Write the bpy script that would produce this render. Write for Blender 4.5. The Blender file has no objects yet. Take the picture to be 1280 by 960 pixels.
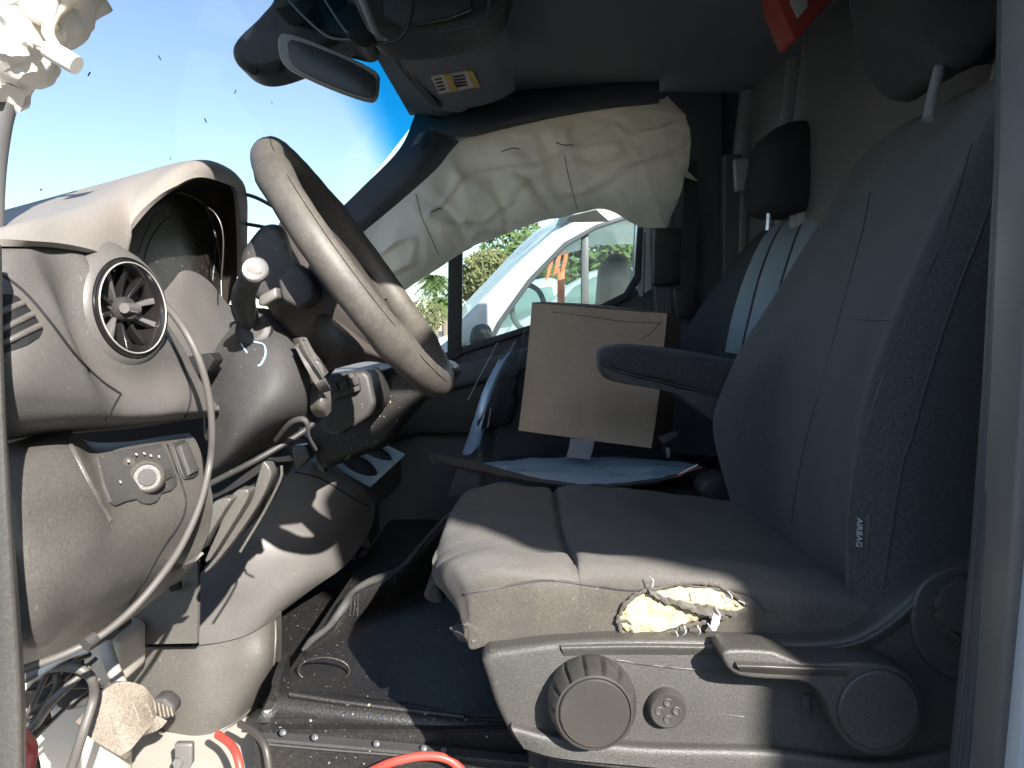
import bpy, bmesh, math, random
from mathutils import Vector, Matrix, noise
from mathutils.bvhtree import BVHTree
random.seed(7)
sc = bpy.context.scene
C = sc.collection
CZ = 1.55                                   # eye height above the yard
F = 960.0
PITCH = math.atan(60/960)
# ---------------------------------------------------------------- camera
cam = bpy.data.objects.new('camera', bpy.data.cameras.new('camera'))
C.objects.link(cam); sc.camera = cam
cam.location = (0, 0, CZ)
cam.rotation_euler = (math.pi/2 - PITCH, 0, 0)
cam.data.sensor_width = 36; cam.data.lens = 36*F/1280
cam.data.clip_start = 0.02; cam.data.clip_end = 500
# ---------------------------------------------------------------- light
SUN = Vector((.022, -.045, .0275)).normalized()      # towards the sun
w = bpy.data.worlds.new('World'); sc.world = w; w.use_nodes = True
nt = w.node_tree; nt.nodes.clear()
sky = nt.nodes.new('ShaderNodeTexSky'); sky.sky_type = 'NISHITA'; sky.sun_disc = False
sky.sun_elevation = math.asin(SUN.z); sky.sun_rotation = math.atan2(SUN.x, SUN.y)
sky.air_density = 1.0; sky.dust_density = .7; sky.ozone_density = 1.0
bg = nt.nodes.new('ShaderNodeBackground'); bg.inputs[1].default_value = 0.12
wo = nt.nodes.new('ShaderNodeOutputWorld')
nt.links.new(sky.outputs[0], bg.inputs[0]); nt.links.new(bg.outputs[0], wo.inputs[0])
sl = bpy.data.lights.new('sun', 'SUN'); sl.energy = 4.8; sl.angle = math.radians(.5); sl.color = (1, .955, .89)
so = bpy.data.objects.new('sun', sl); C.objects.link(so)
so.rotation_euler = SUN.to_track_quat('Z', 'Y').to_euler()
sc.view_settings.view_transform = 'Standard'; sc.view_settings.look = 'None'
sc.view_settings.exposure = 1.65; sc.view_settings.gamma = 1
sc.render.resolution_x = 1024; sc.render.resolution_y = 768
sc.cycles.max_bounces = 10; sc.cycles.diffuse_bounces = 5; sc.cycles.transparent_max_bounces = 12

# ---------------------------------------------------------------- maths helpers
def ray(px, py):
    dx = (px-640)/F; dz = -(py-480)/F
    cp, sp = math.cos(PITCH), math.sin(PITCH)
    return Vector((dx, cp + dz*sp, -sp + dz*cp))
def P(px, py, y):
    d = ray(px, py); return Vector((0, 0, CZ)) + d*(y/d.y)
def W(x, y, z): return Vector((x, y, CZ+z))          # z measured from eye height
def cr(p0, p1, p2, p3, t):
    return 0.5*((2*p1) + (p2-p0)*t + (2*p0-5*p1+4*p2-p3)*t*t + (3*p1-p0-3*p2+p3)*t*t*t)
def spline(pts, n, closed=False):
    pts = [Vector(p) for p in pts]; out = []; m = len(pts)
    if m == 2:
        return [pts[0].lerp(pts[1], i/n) for i in range(n+1)]
    segs = m if closed else m-1
    for i in range(segs):
        if closed: q = [pts[(i+k) % m] for k in (-1, 0, 1, 2)]
        else:
            p1, p2 = pts[i], pts[i+1]
            q = [pts[i-1] if i > 0 else p1*2-p2, p1, p2, pts[i+2] if i+2 < m else p2*2-p1]
        for k in range(n): out.append(cr(*q, k/n))
    if not closed: out.append(pts[-1].copy())
    return out
# ---------------------------------------------------------------- object helpers
def link(name, me, mat, parent=None, smooth=True, sharp=35):
    if smooth:
        for p in me.polygons: p.use_smooth = True
        me.set_sharp_from_angle(angle=math.radians(sharp))
    o = bpy.data.objects.new(name, me); C.objects.link(o)
    if mat is not None: me.materials.append(mat)
    if parent is not None:
        o.parent = parent
        o.matrix_parent_inverse = Matrix.Translation(parent.location).inverted() if parent.type == 'EMPTY' else Matrix.Identity(4)
    return o
def frm(verts, faces):
    me = bpy.data.meshes.new('m'); me.from_pydata([tuple(v) for v in verts], [], faces); me.update(); return me
def thing(name, label, cat, loc, group=None):
    o = bpy.data.objects.new(name, None); C.objects.link(o); o.location = loc; o.empty_display_size = .05
    o['label'] = label; o['category'] = cat
    if group: o['group'] = group
    return o
def tag(o, label, cat, group=None):
    o['label'] = label; o['category'] = cat
    if group: o['group'] = group
    return o
def struct(o): o['kind'] = 'structure'; return o
def recalc(me, cam_side=None):
    bm = bmesh.new(); bm.from_mesh(me); bmesh.ops.recalc_face_normals(bm, faces=bm.faces); bm.to_mesh(me); bm.free()

def interp_rows(rows, nu, nv):
    rows = [spline(r, nu) for r in rows]
    cols = [spline([r[i] for r in rows], nv) for i in range(len(rows[0]))]
    return [[c[j] for c in cols] for j in range(len(cols[0]))]
def patch(name, rows, mat, parent=None, thick=.006, nu=6, nv=6, disp=None, world=False, sharp=50, bend=None):
    if not world: rows = [[P(*p) for p in r] for r in rows]
    g = interp_rows(rows, nu, nv)
    nr, nc = len(g), len(g[0])
    if disp:
        for j in range(nr):
            for i in range(nc):
                g[j][i] = g[j][i] + disp(g[j][i], i/(nc-1), j/(nr-1))
    # orient the front towards the eye
    eye = Vector((0, 0, CZ)); s = 0
    nrm = [[None]*nc for _ in range(nr)]
    for j in range(nr):
        for i in range(nc):
            a = g[j][min(i+1, nc-1)] - g[j][max(i-1, 0)]; b = g[min(j+1, nr-1)][i] - g[max(j-1, 0)][i]
            n = a.cross(b)
            if n.length < 1e-12: n = Vector((0, -1, 0))
            n.normalize(); nrm[j][i] = n; s += n.dot(eye-g[j][i])
    sg = 1 if s > 0 else -1
    vs = [g[j][i] for j in range(nr) for i in range(nc)]
    vs += [g[j][i] - nrm[j][i]*sg*thick for j in range(nr) for i in range(nc)]
    N = nr*nc; fs = []
    for j in range(nr-1):
        for i in range(nc-1):
            a = j*nc+i; q = (a, a+1, a+nc+1, a+nc)
            fs.append(q if sg > 0 else q[::-1]); qb = tuple(N+k for k in q)
            fs.append(qb[::-1] if sg > 0 else qb)
    bd = [i for i in range(nc)] + [j*nc+nc-1 for j in range(1, nr)] + [(nr-1)*nc+i for i in range(nc-2, -1, -1)] + [j*nc for j in range(nr-2, 0, -1)]
    for k in range(len(bd)):
        a, b = bd[k], bd[(k+1) % len(bd)]
        q = (b, a, a+N, b+N); fs.append(q if sg > 0 else q[::-1])
    me = frm(vs, fs)
    o = link(name, me, mat, parent, sharp=sharp)
    o_bvh[o.name] = BVHTree.FromPolygons([tuple(v) for v in vs], fs)
    return o
o_bvh = {}
def hit(px, py, o, lift=0.0, default=.8):
    d = ray(px, py).normalized()
    h = o_bvh[o.name].ray_cast(Vector((0, 0, CZ)), d)
    if h[0] is None:
        return P(px, py, default), Vector((0, -1, 0))
    n = h[1]
    if n.dot(d) > 0: n = -n
    return h[0] + n*lift, n
def prism(name, pts, vec, mat, parent=None, bev=0.0, seg=3, smooth_n=0, sharp=35):
    pts = [Vector(p) for p in pts]
    if smooth_n: pts = spline(pts, smooth_n, True)
    n = len(pts); vec = Vector(vec)
    me = frm(pts + [p+vec for p in pts], [tuple(range(n)), tuple(range(2*n-1, n-1, -1))] + [((i+1) % n, i, i+n, (i+1) % n+n) for i in range(n)])
    bm = bmesh.new(); bm.from_mesh(me); bmesh.ops.recalc_face_normals(bm, faces=bm.faces)
    if bev:
        ed = [e for e in bm.edges if abs((e.verts[0].co-e.verts[1].co).normalized().dot(vec.normalized())) < .5 or e.calc_face_angle(0) > .6]
        bmesh.ops.bevel(bm, geom=ed, offset=bev, segments=seg, profile=.5, affect='EDGES', clamp_overlap=True)
    ng = [f for f in bm.faces if len(f.verts) > 4]
    bmesh.ops.triangulate(bm, faces=ng)
    bm.to_mesh(me); bm.free()
    o = link(name, me, mat, parent, sharp=sharp)
    bm = bmesh.new(); bm.from_mesh(me); o_bvh[o.name] = BVHTree.FromBMesh(bm); bm.free()
    return o
def slab(name, outline, y0, y1, mat, parent=None, bev=.004, seg=3, smooth_n=0, sharp=35):
    return prism(name, [P(a, b, y0) for a, b in outline], (0, y1-y0, 0), mat, parent, bev, seg, smooth_n, sharp)
def box(name, lo, hi, mat, parent=None, bev=.003, rot=None, pivot=None):
    bm = bmesh.new(); bmesh.ops.create_cube(bm, size=1)
    lo, hi = Vector(lo), Vector(hi)
    bmesh.ops.scale(bm, vec=hi-lo, verts=bm.verts)
    if rot is not None: bmesh.ops.rotate(bm, matrix=rot, verts=bm.verts)
    bmesh.ops.translate(bm, vec=(lo+hi)/2, verts=bm.verts)
    if bev: bmesh.ops.bevel(bm, geom=bm.edges[:], offset=bev, segments=2, affect='EDGES', clamp_overlap=True)
    me = bpy.data.meshes.new('m'); bm.to_mesh(me); bm.free()
    return link(name, me, mat, parent)
def pillow(name, outline, y0, y1, mat, parent=None, r=.04, smooth_n=6, layers=6, disp=None, world=False):
    pts = [P(a, b, (y0+y1)/2) for a, b in outline] if not world else [Vector(p) for p in outline]
    pts = spline(pts, smooth_n, True); n = len(pts)
    c = sum(pts, Vector())/n
    prof = []
    for k in range(layers+1):
        t = math.pi/2*k/layers; prof.append((y0 + r*(1-math.sin(t)), 1-math.cos(t)))
    prof = prof[::-1]  # y0 side
    ring = [(y0 + r*(1-math.cos(math.pi/2*k/layers)), r*(1-math.sin(math.pi/2*k/layers))) for k in range(layers+1)]
    ring += [(y0+r+(y1-y0-2*r)*k/5, 0) for k in range(1, 5)]
    ring += [(y1 - r*(1-math.cos(math.pi/2*k/layers)), r*(1-math.sin(math.pi/2*k/layers))) for k in range(layers, -1, -1)]
    vs = []; fs = []
    for yy, ins in ring:
        for p in pts:
            d = Vector((p.x-c.x, 0, p.z-c.z)); L = d.length
            q = Vector((p.x, yy, p.z)) - d/L*min(ins, L*.8)
            vs.append(q)
    m = len(ring)
    if disp: vs = [v + disp(v) for v in vs]
    for k in range(m-1):
        for i in range(n):
            a = k*n+i; b = k*n+(i+1) % n
            fs.append((a, b, b+n, a+n))
    vs.append(sum(vs[:n], Vector())/n); vs.append(sum(vs[(m-1)*n:m*n], Vector())/n)
    for i in range(n):
        fs.append(((i+1) % n, i, m*n)); fs.append(((m-1)*n+i, (m-1)*n+(i+1) % n, m*n+1))
    me = frm(vs, fs); recalc(me)
    o = link(name, me, mat, parent, sharp=60)
    o_bvh[o.name] = BVHTree.FromPolygons([tuple(v) for v in vs], fs)
    return o
def tube_data(pts, r, seg=8, n=6, closed=False):
    rr = r if isinstance(r, (list, tuple)) else None
    m0 = len(pts)
    pts = spline(pts, n, closed) if n > 1 else [Vector(p) for p in pts]
    m = len(pts); vs = []; fs = []
    up = None
    for i, p in enumerate(pts):
        if closed: t = pts[(i+1) % m]-pts[i-1]
        else: t = pts[min(i+1, m-1)]-pts[max(i-1, 0)]
        if t.length < 1e-9: t = Vector((0, 0, 1))
        t.normalize()
        if up is None:
            up = t.orthogonal().normalized()
        up = (up - t*up.dot(t))
        if up.length < 1e-6: up = t.orthogonal()
        up.normalize(); s = t.cross(up)
        rad = r if rr is None else (lambda f: rr[int(f)] + (rr[min(int(f)+1, len(rr)-1)]-rr[int(f)])*(f-int(f)))(i/(m-1)*(len(rr)-1))
        for k in range(seg):
            a = 2*math.pi*k/seg; vs.append(p + (up*math.cos(a)+s*math.sin(a))*rad)
    for i in range(m if closed else m-1):
        for k in range(seg):
            a = i*seg+k; b = i*seg+(k+1) % seg; j = ((i+1) % m)*seg
            fs.append((a, b, j+(k+1) % seg, j+k))
    if not closed:
        fs.append(tuple(range(seg))[::-1]); fs.append(tuple((m-1)*seg+k for k in range(seg)))
    return vs, fs
def tube(name, pts, r, mat, parent=None, seg=8, n=6, closed=False):
    vs, fs = tube_data(pts, r, seg, n, closed); me = frm(vs, fs); recalc(me)
    return link(name, me, mat, parent, sharp=60)
def lathe(name, center, axis, prof, mat, parent=None, seg=48, mod=None, roll=0):
    """prof: (radius, height along axis) from outside in; mod(angle, k) scales the radius"""
    q = Vector(axis).normalized().to_track_quat('Z', 'Y'); vs = []; fs = []
    for k, (r, h) in enumerate(prof):
        for i in range(seg):
            a = 2*math.pi*i/seg + roll; rr = r*(mod(a, k) if mod else 1)
            vs.append(Vector(center) + q @ Vector((rr*math.cos(a), rr*math.sin(a), h)))
    for k in range(len(prof)-1):
        for i in range(seg):
            a = k*seg+i; b = k*seg+(i+1) % seg; fs.append((a, b, b+seg, a+seg))
    fs.append(tuple(range(seg))[::-1]); fs.append(tuple((len(prof)-1)*seg+i for i in range(seg)))
    me = frm(vs, fs); recalc(me)
    o = link(name, me, mat, parent, sharp=32); return o
def text_mesh(name, s, loc, xdir, ydir, size, mat, parent=None, ext=.0003):
    cu = bpy.data.curves.new('t', 'FONT'); cu.body = s; cu.size = size; cu.extrude = ext; cu.align_x = 'CENTER'; cu.align_y = 'CENTER'
    t = bpy.data.objects.new('t', cu); me = bpy.data.meshes.new_from_object(t)
    bpy.data.objects.remove(t)
    x = Vector(xdir).normalized(); y = Vector(ydir).normalized(); z = x.cross(y)
    M = Matrix((x, y, z)).transposed().to_4x4(); M.translation = Vector(loc); me.transform(M)
    return link(name, me, mat, parent, smooth=False)
def line_on(name, pts, o, r, mat, parent=None, lift=0, n=4, default=.8):
    q = spline([Vector((a, b, 0)) for a, b in pts], n*2)
    return tube(name, [hit(p.x, p.y, o, lift+r*.15, default)[0] for p in q], r, mat, parent, seg=6, n=1)
def nz(p, s=1.0, seed=0.0): return noise.noise(Vector((p[0]*s+seed, p[1]*s+seed*1.3, p[2]*s-seed)))
def copy_tree(o, off, parent=None):
    c = o.copy(); C.objects.link(c)
    if parent: c.parent = parent
    else: c.location = Vector(o.location)+Vector(off)
    for ch in list(o.children): copy_tree(ch, off, c)
    return c
def plate(name, pts, o, m, parent, lift, th=.002, bev=.0006, smooth_n=0):
    hs = [hit(a, b, o, lift) for a, b in pts]; n = sum((h[1] for h in hs), Vector()).normalized()
    c = sum((h[0] for h in hs), Vector())/len(hs)
    q = [h[0] - n*(h[0]-c).dot(n)*.0 for h in hs]
    return prism(name, q, -n*(lift+th), m, parent, bev=bev, smooth_n=smooth_n), n
# ---------------------------------------------------------------- materials
def mat(name, col, rough=.5, grain=0, gscale=700, dust=0, dustcol=(.30, .25, .19), spec=.5, metal=0, dscale=9, var=.15, kind='voro', coat=0, sheen=0, trans=0, speck=0, mott=0, mscale=330):
    m = bpy.data.materials.new(name); m.use_nodes = True; t = m.node_tree; b = t.nodes['Principled BSDF']
    N = t.nodes.new; L = t.links.new
    geo = N('ShaderNodeTexCoord'); pos = geo.outputs['Object']
    b.inputs['Roughness'].default_value = rough; b.inputs['Metallic'].default_value = metal
    b.inputs['Specular IOR Level'].default_value = spec
    b.inputs['Coat Weight'].default_value = coat; b.inputs['Coat Roughness'].default_value = .15
    b.inputs['Sheen Weight'].default_value = sheen; b.inputs['Sheen Roughness'].default_value = .5
    n1 = N('ShaderNodeTexNoise'); n1.inputs['Scale'].default_value = dscale; n1.inputs['Detail'].default_value = 8; n1.inputs['Roughness'].default_value = .65
    L(pos, n1.inputs['Vector'])
    mx = N('ShaderNodeMix'); mx.data_type = 'RGBA'
    mx.inputs['A'].default_value = (*[c*(1-var) for c in col], 1); mx.inputs['B'].default_value = (*[min(1, c*(1+var)) for c in col], 1)
    L(n1.outputs['Fac'], mx.inputs['Factor']); out = mx.outputs['Result']
    if dust:
        n2 = N('ShaderNodeTexNoise'); n2.inputs['Scale'].default_value = dscale*.7; n2.inputs['Detail'].default_value = 10; n2.inputs['Roughness'].default_value = .72
        mp = N('ShaderNodeMapping'); mp.inputs['Location'].default_value = (3.1, 1.7, 5.2); L(pos, mp.inputs[0]); L(mp.outputs[0], n2.inputs['Vector'])
        rp = N('ShaderNodeMapRange'); rp.inputs['From Min'].default_value = .35; rp.inputs['From Max'].default_value = .75
        rp.inputs['To Min'].default_value = dust*.25; rp.inputs['To Max'].default_value = dust
        L(n2.outputs['Fac'], rp.inputs['Value'])
        m2 = N('ShaderNodeMix'); m2.data_type = 'RGBA'; m2.inputs['B'].default_value = (*dustcol, 1)
        L(rp.outputs[0], m2.inputs['Factor']); L(out, m2.inputs['A']); out = m2.outputs['Result']
    if speck:
        n3 = N('ShaderNodeTexNoise'); n3.inputs['Scale'].default_value = 170; n3.inputs['Detail'].default_value = 3; L(pos, n3.inputs['Vector'])
        r3 = N('ShaderNodeMapRange'); r3.inputs['From Min'].default_value = .68; r3.inputs['From Max'].default_value = .76; r3.inputs['To Max'].default_value = speck
        L(n3.outputs['Fac'], r3.inputs['Value'])
        m3 = N('ShaderNodeMix'); m3.data_type = 'RGBA'; m3.inputs['B'].default_value = (*[c*1.5 for c in dustcol], 1)
        L(r3.outputs[0], m3.inputs['Factor']); L(out, m3.inputs['A']); out = m3.outputs['Result']
    if mott:
        n4 = N('ShaderNodeTexNoise'); n4.inputs['Scale'].default_value = mscale; n4.inputs['Detail'].default_value = 4; n4.inputs['Roughness'].default_value = .7; L(pos, n4.inputs['Vector'])
        r4 = N('ShaderNodeMapRange'); r4.inputs['From Min'].default_value = .36; r4.inputs['From Max'].default_value = .64; r4.inputs['To Min'].default_value = 1-mott; r4.inputs['To Max'].default_value = 1+mott
        L(n4.outputs['Fac'], r4.inputs['Value'])
        m4 = N('ShaderNodeVectorMath'); m4.operation = 'SCALE'; L(out, m4.inputs[0]); L(r4.outputs[0], m4.inputs['Scale']); out = m4.outputs[0]
    L(out, b.inputs['Base Color'])
    # rough variation
    rr = N('ShaderNodeMapRange'); rr.inputs['To Min'].default_value = max(0, rough-.1); rr.inputs['To Max'].default_value = min(1, rough+.12)
    L(n1.outputs['Fac'], rr.inputs['Value']); L(rr.outputs[0], b.inputs['Roughness'])
    if grain:
        if kind == 'voro':
            v = N('ShaderNodeTexVoronoi'); v.inputs['Scale'].default_value = gscale; v.feature = 'SMOOTH_F1'; h = v.outputs['Distance']; L(pos, v.inputs['Vector'])
        elif kind == 'weave':
            sx = N('ShaderNodeTexWave'); sx.bands_direction = 'DIAGONAL'; sx.inputs['Scale'].default_value = gscale*.5; sx.inputs['Distortion'].default_value = 1.5; sx.inputs['Detail Scale'].default_value = 3; L(pos, sx.inputs['Vector'])
            v = N('ShaderNodeTexNoise'); v.inputs['Scale'].default_value = gscale; L(pos, v.inputs['Vector'])
            a = N('ShaderNodeMath'); a.operation = 'ADD'; L(sx.outputs['Fac'], a.inputs[0]); L(v.outputs['Fac'], a.inputs[1]); h = a.outputs[0]
        else:
            v = N('ShaderNodeTexNoise'); v.inputs['Scale'].default_value = gscale; v.inputs['Detail'].default_value = 6; h = v.outputs['Fac']; L(pos, v.inputs['Vector'])
        bp = N('ShaderNodeBump'); bp.inputs['Strength'].default_value = grain; bp.inputs['Distance'].default_value = 1.0/gscale*.6
        L(h, bp.inputs['Height']); L(bp.outputs[0], b.inputs['Normal'])
    if trans:
        tr = N('ShaderNodeBsdfTranslucent'); L(out, tr.inputs[0]); ms = N('ShaderNodeMixShader'); ms.inputs[0].default_value = trans
        L(b.outputs[0], ms.inputs[1]); L(tr.outputs[0], ms.inputs[2]); L(ms.outputs[0], t.nodes['Material Output'].inputs[0])
    return m
def glass_mat(name, tint=(.93, .97, .98), gloss=.06, band=False, dusty=.0):
    m = bpy.data.materials.new(name); m.use_nodes = True; t = m.node_tree; t.nodes.clear(); N = t.nodes.new; L = t.links.new
    tr = N('ShaderNodeBsdfTransparent'); tr.inputs[0].default_value = (*tint, 1)
    gl = N('ShaderNodeBsdfGlossy'); gl.inputs['Roughness'].default_value = .02
    fr = N('ShaderNodeFresnel'); fr.inputs[0].default_value = 1.45
    mm = N('ShaderNodeMath'); mm.operation = 'MULTIPLY'; mm.inputs[1].default_value = gloss/.04; L(fr.outputs[0], mm.inputs[0])
    mc = N('ShaderNodeMath'); mc.operation = 'MINIMUM'; mc.inputs[1].default_value = .35; L(mm.outputs[0], mc.inputs[0])
    ms = N('ShaderNodeMixShader'); L(mc.outputs[0], ms.inputs[0]); L(tr.outputs[0], ms.inputs[1]); L(gl.outputs[0], ms.inputs[2])
    last = ms
    if band:
        tc = N('ShaderNodeTexCoord'); sp = N('ShaderNodeSeparateXYZ'); L(tc.outputs['Object'], sp.inputs[0])
        r = N('ShaderNodeMapRange'); r.inputs['From Min'].default_value = -.375; r.inputs['From Max'].default_value = -.285; L(sp.outputs['X'], r.inputs['Value']); r.interpolation_type = 'SMOOTHSTEP'
        mx = N('ShaderNodeMix'); mx.data_type = 'RGBA'; mx.inputs['A'].default_value = (*tint, 1); mx.inputs['B'].default_value = (.09, .50, .66, 1)
        L(r.outputs[0], mx.inputs['Factor']); L(mx.outputs['Result'], tr.inputs[0])
    if dusty:
        df = N('ShaderNodeBsdfDiffuse'); df.inputs[0].default_value = (.8, .8, .78, 1)
        n = N('ShaderNodeTexNoise'); n.inputs['Scale'].default_value = 6; n.inputs['Detail'].default_value = 9
        tc2 = N('ShaderNodeTexCoord'); L(tc2.outputs['Object'], n.inputs['Vector'])
        r = N('ShaderNodeMapRange'); r.inputs['From Min'].default_value = .3; r.inputs['From Max'].default_value = .8; r.inputs['To Max'].default_value = dusty; L(n.outputs['Fac'], r.inputs['Value'])
        m2 = N('ShaderNodeMixShader'); L(r.outputs[0], m2.inputs[0]); L(last.outputs[0], m2.inputs[1]); L(df.outputs[0], m2.inputs[2]); last = m2
    o = N('ShaderNodeOutputMaterial'); L(last.outputs[0], o.inputs[0]); return m
M = {}
M['dash'] = mat('dash_plastic', (.088, .084, .080), .42, .35, 1300, dust=.30, dustcol=(.20, .18, .16), dscale=6, speck=.25, mott=.10, mscale=420)
M['dashtop'] = mat('dash_top_plastic', (.20, .185, .17), .45, .45, 1000, dust=.4, dustcol=(.27, .235, .20), dscale=6, mott=.10, mscale=420)
M['knee'] = mat('knee_plastic', (.070, .067, .062), .36, .45, 1100, dust=.32, dustcol=(.19, .17, .145), dscale=5, speck=.35, mott=.16, mscale=420)
M['column'] = mat('column_plastic', (.034, .034, .036), .66, .4, 1200, dust=.28, dustcol=(.15, .135, .115), dscale=7, speck=.4, mott=.14, mscale=420)
M['dark'] = mat('dark_plastic', (.020, .021, .024), .5, .3, 1000, dust=.12, speck=.3)
M['black'] = mat('black_gloss', (.006, .006, .008), .18, 0, dust=.05, coat=.4)
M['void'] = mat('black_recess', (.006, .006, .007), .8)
M['chrome'] = mat('chrome', (.85, .85, .88), .25, 0, metal=.8)
M['silver'] = mat('satin_metal', (.22, .21, .20), .4, 0, metal=.5)
M['plate'] = mat('striker_metal', (.45, .46, .48), .5, 0, metal=.3)
M['cluster'] = mat('cluster_plastic', (.014, .013, .013), .32, .1, 900, dust=.10, speck=.9)
M['wheel'] = mat('wheel_leather', (.048, .043, .038), .54, .35, 900, dust=.5, dustcol=(.18, .16, .135), dscale=22, kind='noise', mott=.16, mscale=260)
M['hub'] = mat('wheel_hub_plastic', (.035, .032, .030), .5, .4, 1100, dust=.35, dustcol=(.16, .135, .11))
M['shell'] = mat('seat_shell_plastic', (.046, .044, .042), .46, .6, 1100, dust=.22, dustcol=(.16, .145, .12), speck=.2, mott=.22, mscale=380)
M['knob'] = mat('knob_plastic', (.034, .032, .030), .36, .12, 1200, dust=.3, dustcol=(.12, .105, .09))
M['fabric'] = mat('seat_fabric', (.030, .029, .029), .9, 1.0, 1300, dust=.46, dustcol=(.29, .245, .18), dscale=6, kind='weave', sheen=.15, speck=.3, mott=.32, mscale=620)
M['fabricback'] = mat('backrest_fabric', (.040, .041, .044), .92, .6, 900, dust=.06, dustcol=(.16, .16, .16), dscale=4, kind='weave', sheen=.15, var=.25, mott=.34, mscale=420)
M['headrest'] = mat('headrest_fabric', (.030, .029, .031), .92, .6, 900, kind='weave', sheen=.1, mott=.2, mscale=380)
M['pass'] = mat('passenger_fabric', (.030, .031, .035), .85, .4, 900, kind='weave')
M['passlight'] = mat('passenger_painted_light', (.21, .25, .28), .6, .3, 900, kind='weave')  # light on the seat back, put into a pale blue
M['vanpaint'] = mat('pale_van_paint', (.66, .66, .66), .35, 0, dust=.2)  # pale so the added van throws light back into the cab
M['rim'] = mat('mirror_rim_plastic', (.30, .29, .27), .45, 0)
M['rib'] = mat('rib_plastic', (.24, .23, .22), .35, 0)  # lighter than the partition, so the ribs' highlight is in the colour
M['foam'] = mat('yellow_foam', (.46, .40, .26), .95, .8, 260, dust=.45, dustcol=(.45, .33, .12), kind='noise', dscale=40)
M['headliner'] = mat('headliner_felt', (.23, .24, .26), .95, .3, 500, kind='noise', mott=.08, mscale=250)
M['visor'] = mat('visor_cloth', (.26, .27, .28), .9, .3, 500, kind='noise')
M['wall'] = mat('pillar_plastic', (.085, .088, .095), .6, .3, 900, dust=.08)
M['partition'] = mat('partition_plastic', (.12, .118, .117), .6, .2, 600, dust=.12)
M['seal'] = mat('door_seal_rubber', (.026, .030, .036), .5, .2, 700, dust=.3, dustcol=(.11, .11, .11), mott=.1)
M['seal2'] = mat('door_frame_paint', (.055, .06, .07), .4, 0, dust=.35, dustcol=(.17, .15, .13))
M['paint'] = mat('white_paint', (.42, .43, .45), .3, 0, coat=.4, var=.04)
M['pillarpaint'] = mat('dusty_frame_paint', (.08, .078, .078), .45, 0, dust=.5, dustcol=(.19, .165, .135))
M['dirtypaint'] = mat('dirty_white_paint', (.46, .445, .41), .5, 0, dust=.6, dustcol=(.36, .31, .23), dscale=12, speck=.3)
M['floor'] = mat('floor_rubber', (.011, .011, .012), .42, .3, 400, dust=.05, speck=.9, mott=.3, mscale=200)
M['airbag'] = mat('airbag_cloth', (.95, .87, .74), .8, .25, 800, dust=.25, dustcol=(.48, .44, .36), dscale=9, kind='weave', trans=.42, var=.06)
M['whitebag'] = mat('white_cloth', (.80, .77, .71), .8, .2, 700, kind='weave', trans=.1, var=.06)
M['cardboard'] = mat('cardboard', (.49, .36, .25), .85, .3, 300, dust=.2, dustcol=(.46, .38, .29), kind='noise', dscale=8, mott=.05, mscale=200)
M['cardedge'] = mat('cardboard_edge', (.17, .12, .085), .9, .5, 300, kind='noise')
M['red'] = mat('red_plastic', (.55, .075, .045), .5, .1, 600, dust=.1)
M['redcable'] = mat('red_cable', (.40, .035, .025), .45, 0, dust=.2)
M['cable'] = mat('grey_cable', (.075, .072, .07), .5, 0, dust=.2)
M['blackcable'] = mat('black_cable', (.02, .02, .022), .45, 0, dust=.2)
M['sticker'] = mat('sticker_paper', (.72, .68, .58), .6, 0, var=.05)
M['yellow'] = mat('yellow_print', (.75, .48, .10), .6, 0)
M['ink'] = mat('black_ink', (.05, .05, .05), .6, 0)
M['white_ink'] = mat('pale_thread', (.40, .41, .43), .6, 0)
M['pedal'] = mat('pedal_rubber', (.16, .135, .11), .75, .6, 500, dust=.5, dustcol=(.34, .29, .23), dscale=18, mott=.2, mscale=300)
M['cup'] = mat('cupholder_skylit', (.36, .50, .60), .28, 0, dust=.1, coat=.3)  # sky light on the tray put into the pale blue colour
M['film'] = None
M['mirror'] = mat('mirror_glass', (.05, .045, .042), .25, 0)
M['tape'] = mat('silver_tape', (.55, .58, .62), .3, .5, 90, metal=.5, kind='noise')
M['bark'] = mat('palm_bark', (.20, .16, .12), .9, .5, 30, kind='noise')
M['leaf'] = mat('palm_leaf', (.13, .18, .06), .6, 0, var=.4, dscale=3, trans=.25)
M['leaf2'] = mat('tree_leaf', (.17, .17, .07), .6, 0, var=.5, dscale=2, trans=.25)
M['ground'] = mat('yard_ground', (.085, .082, .078), .95, .5, 40, dust=.4, dustcol=(.15, .135, .12), dscale=.8, kind='noise')
M['canvas'] = mat('shade_caster_cloth', (.25, .27, .22), .9, .2, 300, kind='weave')
M['glass'] = glass_mat('windscreen_glass', tint=(.75,.755,.76), gloss=.002, band=True, dusty=.012)
M['sideglass'] = glass_mat('side_glass', tint=(.84, .89, .88), gloss=.01, dusty=.02)
M['vanglass'] = glass_mat('van_glass', tint=(.80, .88, .86), gloss=.10, dusty=.05)
M['vanscreen'] = glass_mat('van_windscreen_reflection', tint=(.7, .75, .78), gloss=.06, dusty=.8)  # pale diffuse share stands in for sky reflected in the glass
M['film'] = glass_mat('clear_film', tint=(.80, .82, .84), gloss=.012, dusty=.07)
M['orange'] = mat('orange_paint', (.75, .16, .05), .5, 0)
M['seatcloth'] = mat('grey_seat', (.2, .2, .2), .8, 0)

# ================================================================= SETTING
g = frm([(-60, -40, 0), (60, -40, 0), (60, 160, 0), (-60, 160, 0)], [(0, 1, 2, 3)])
struct(link('ground', g, M['ground'], smooth=False))

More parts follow.
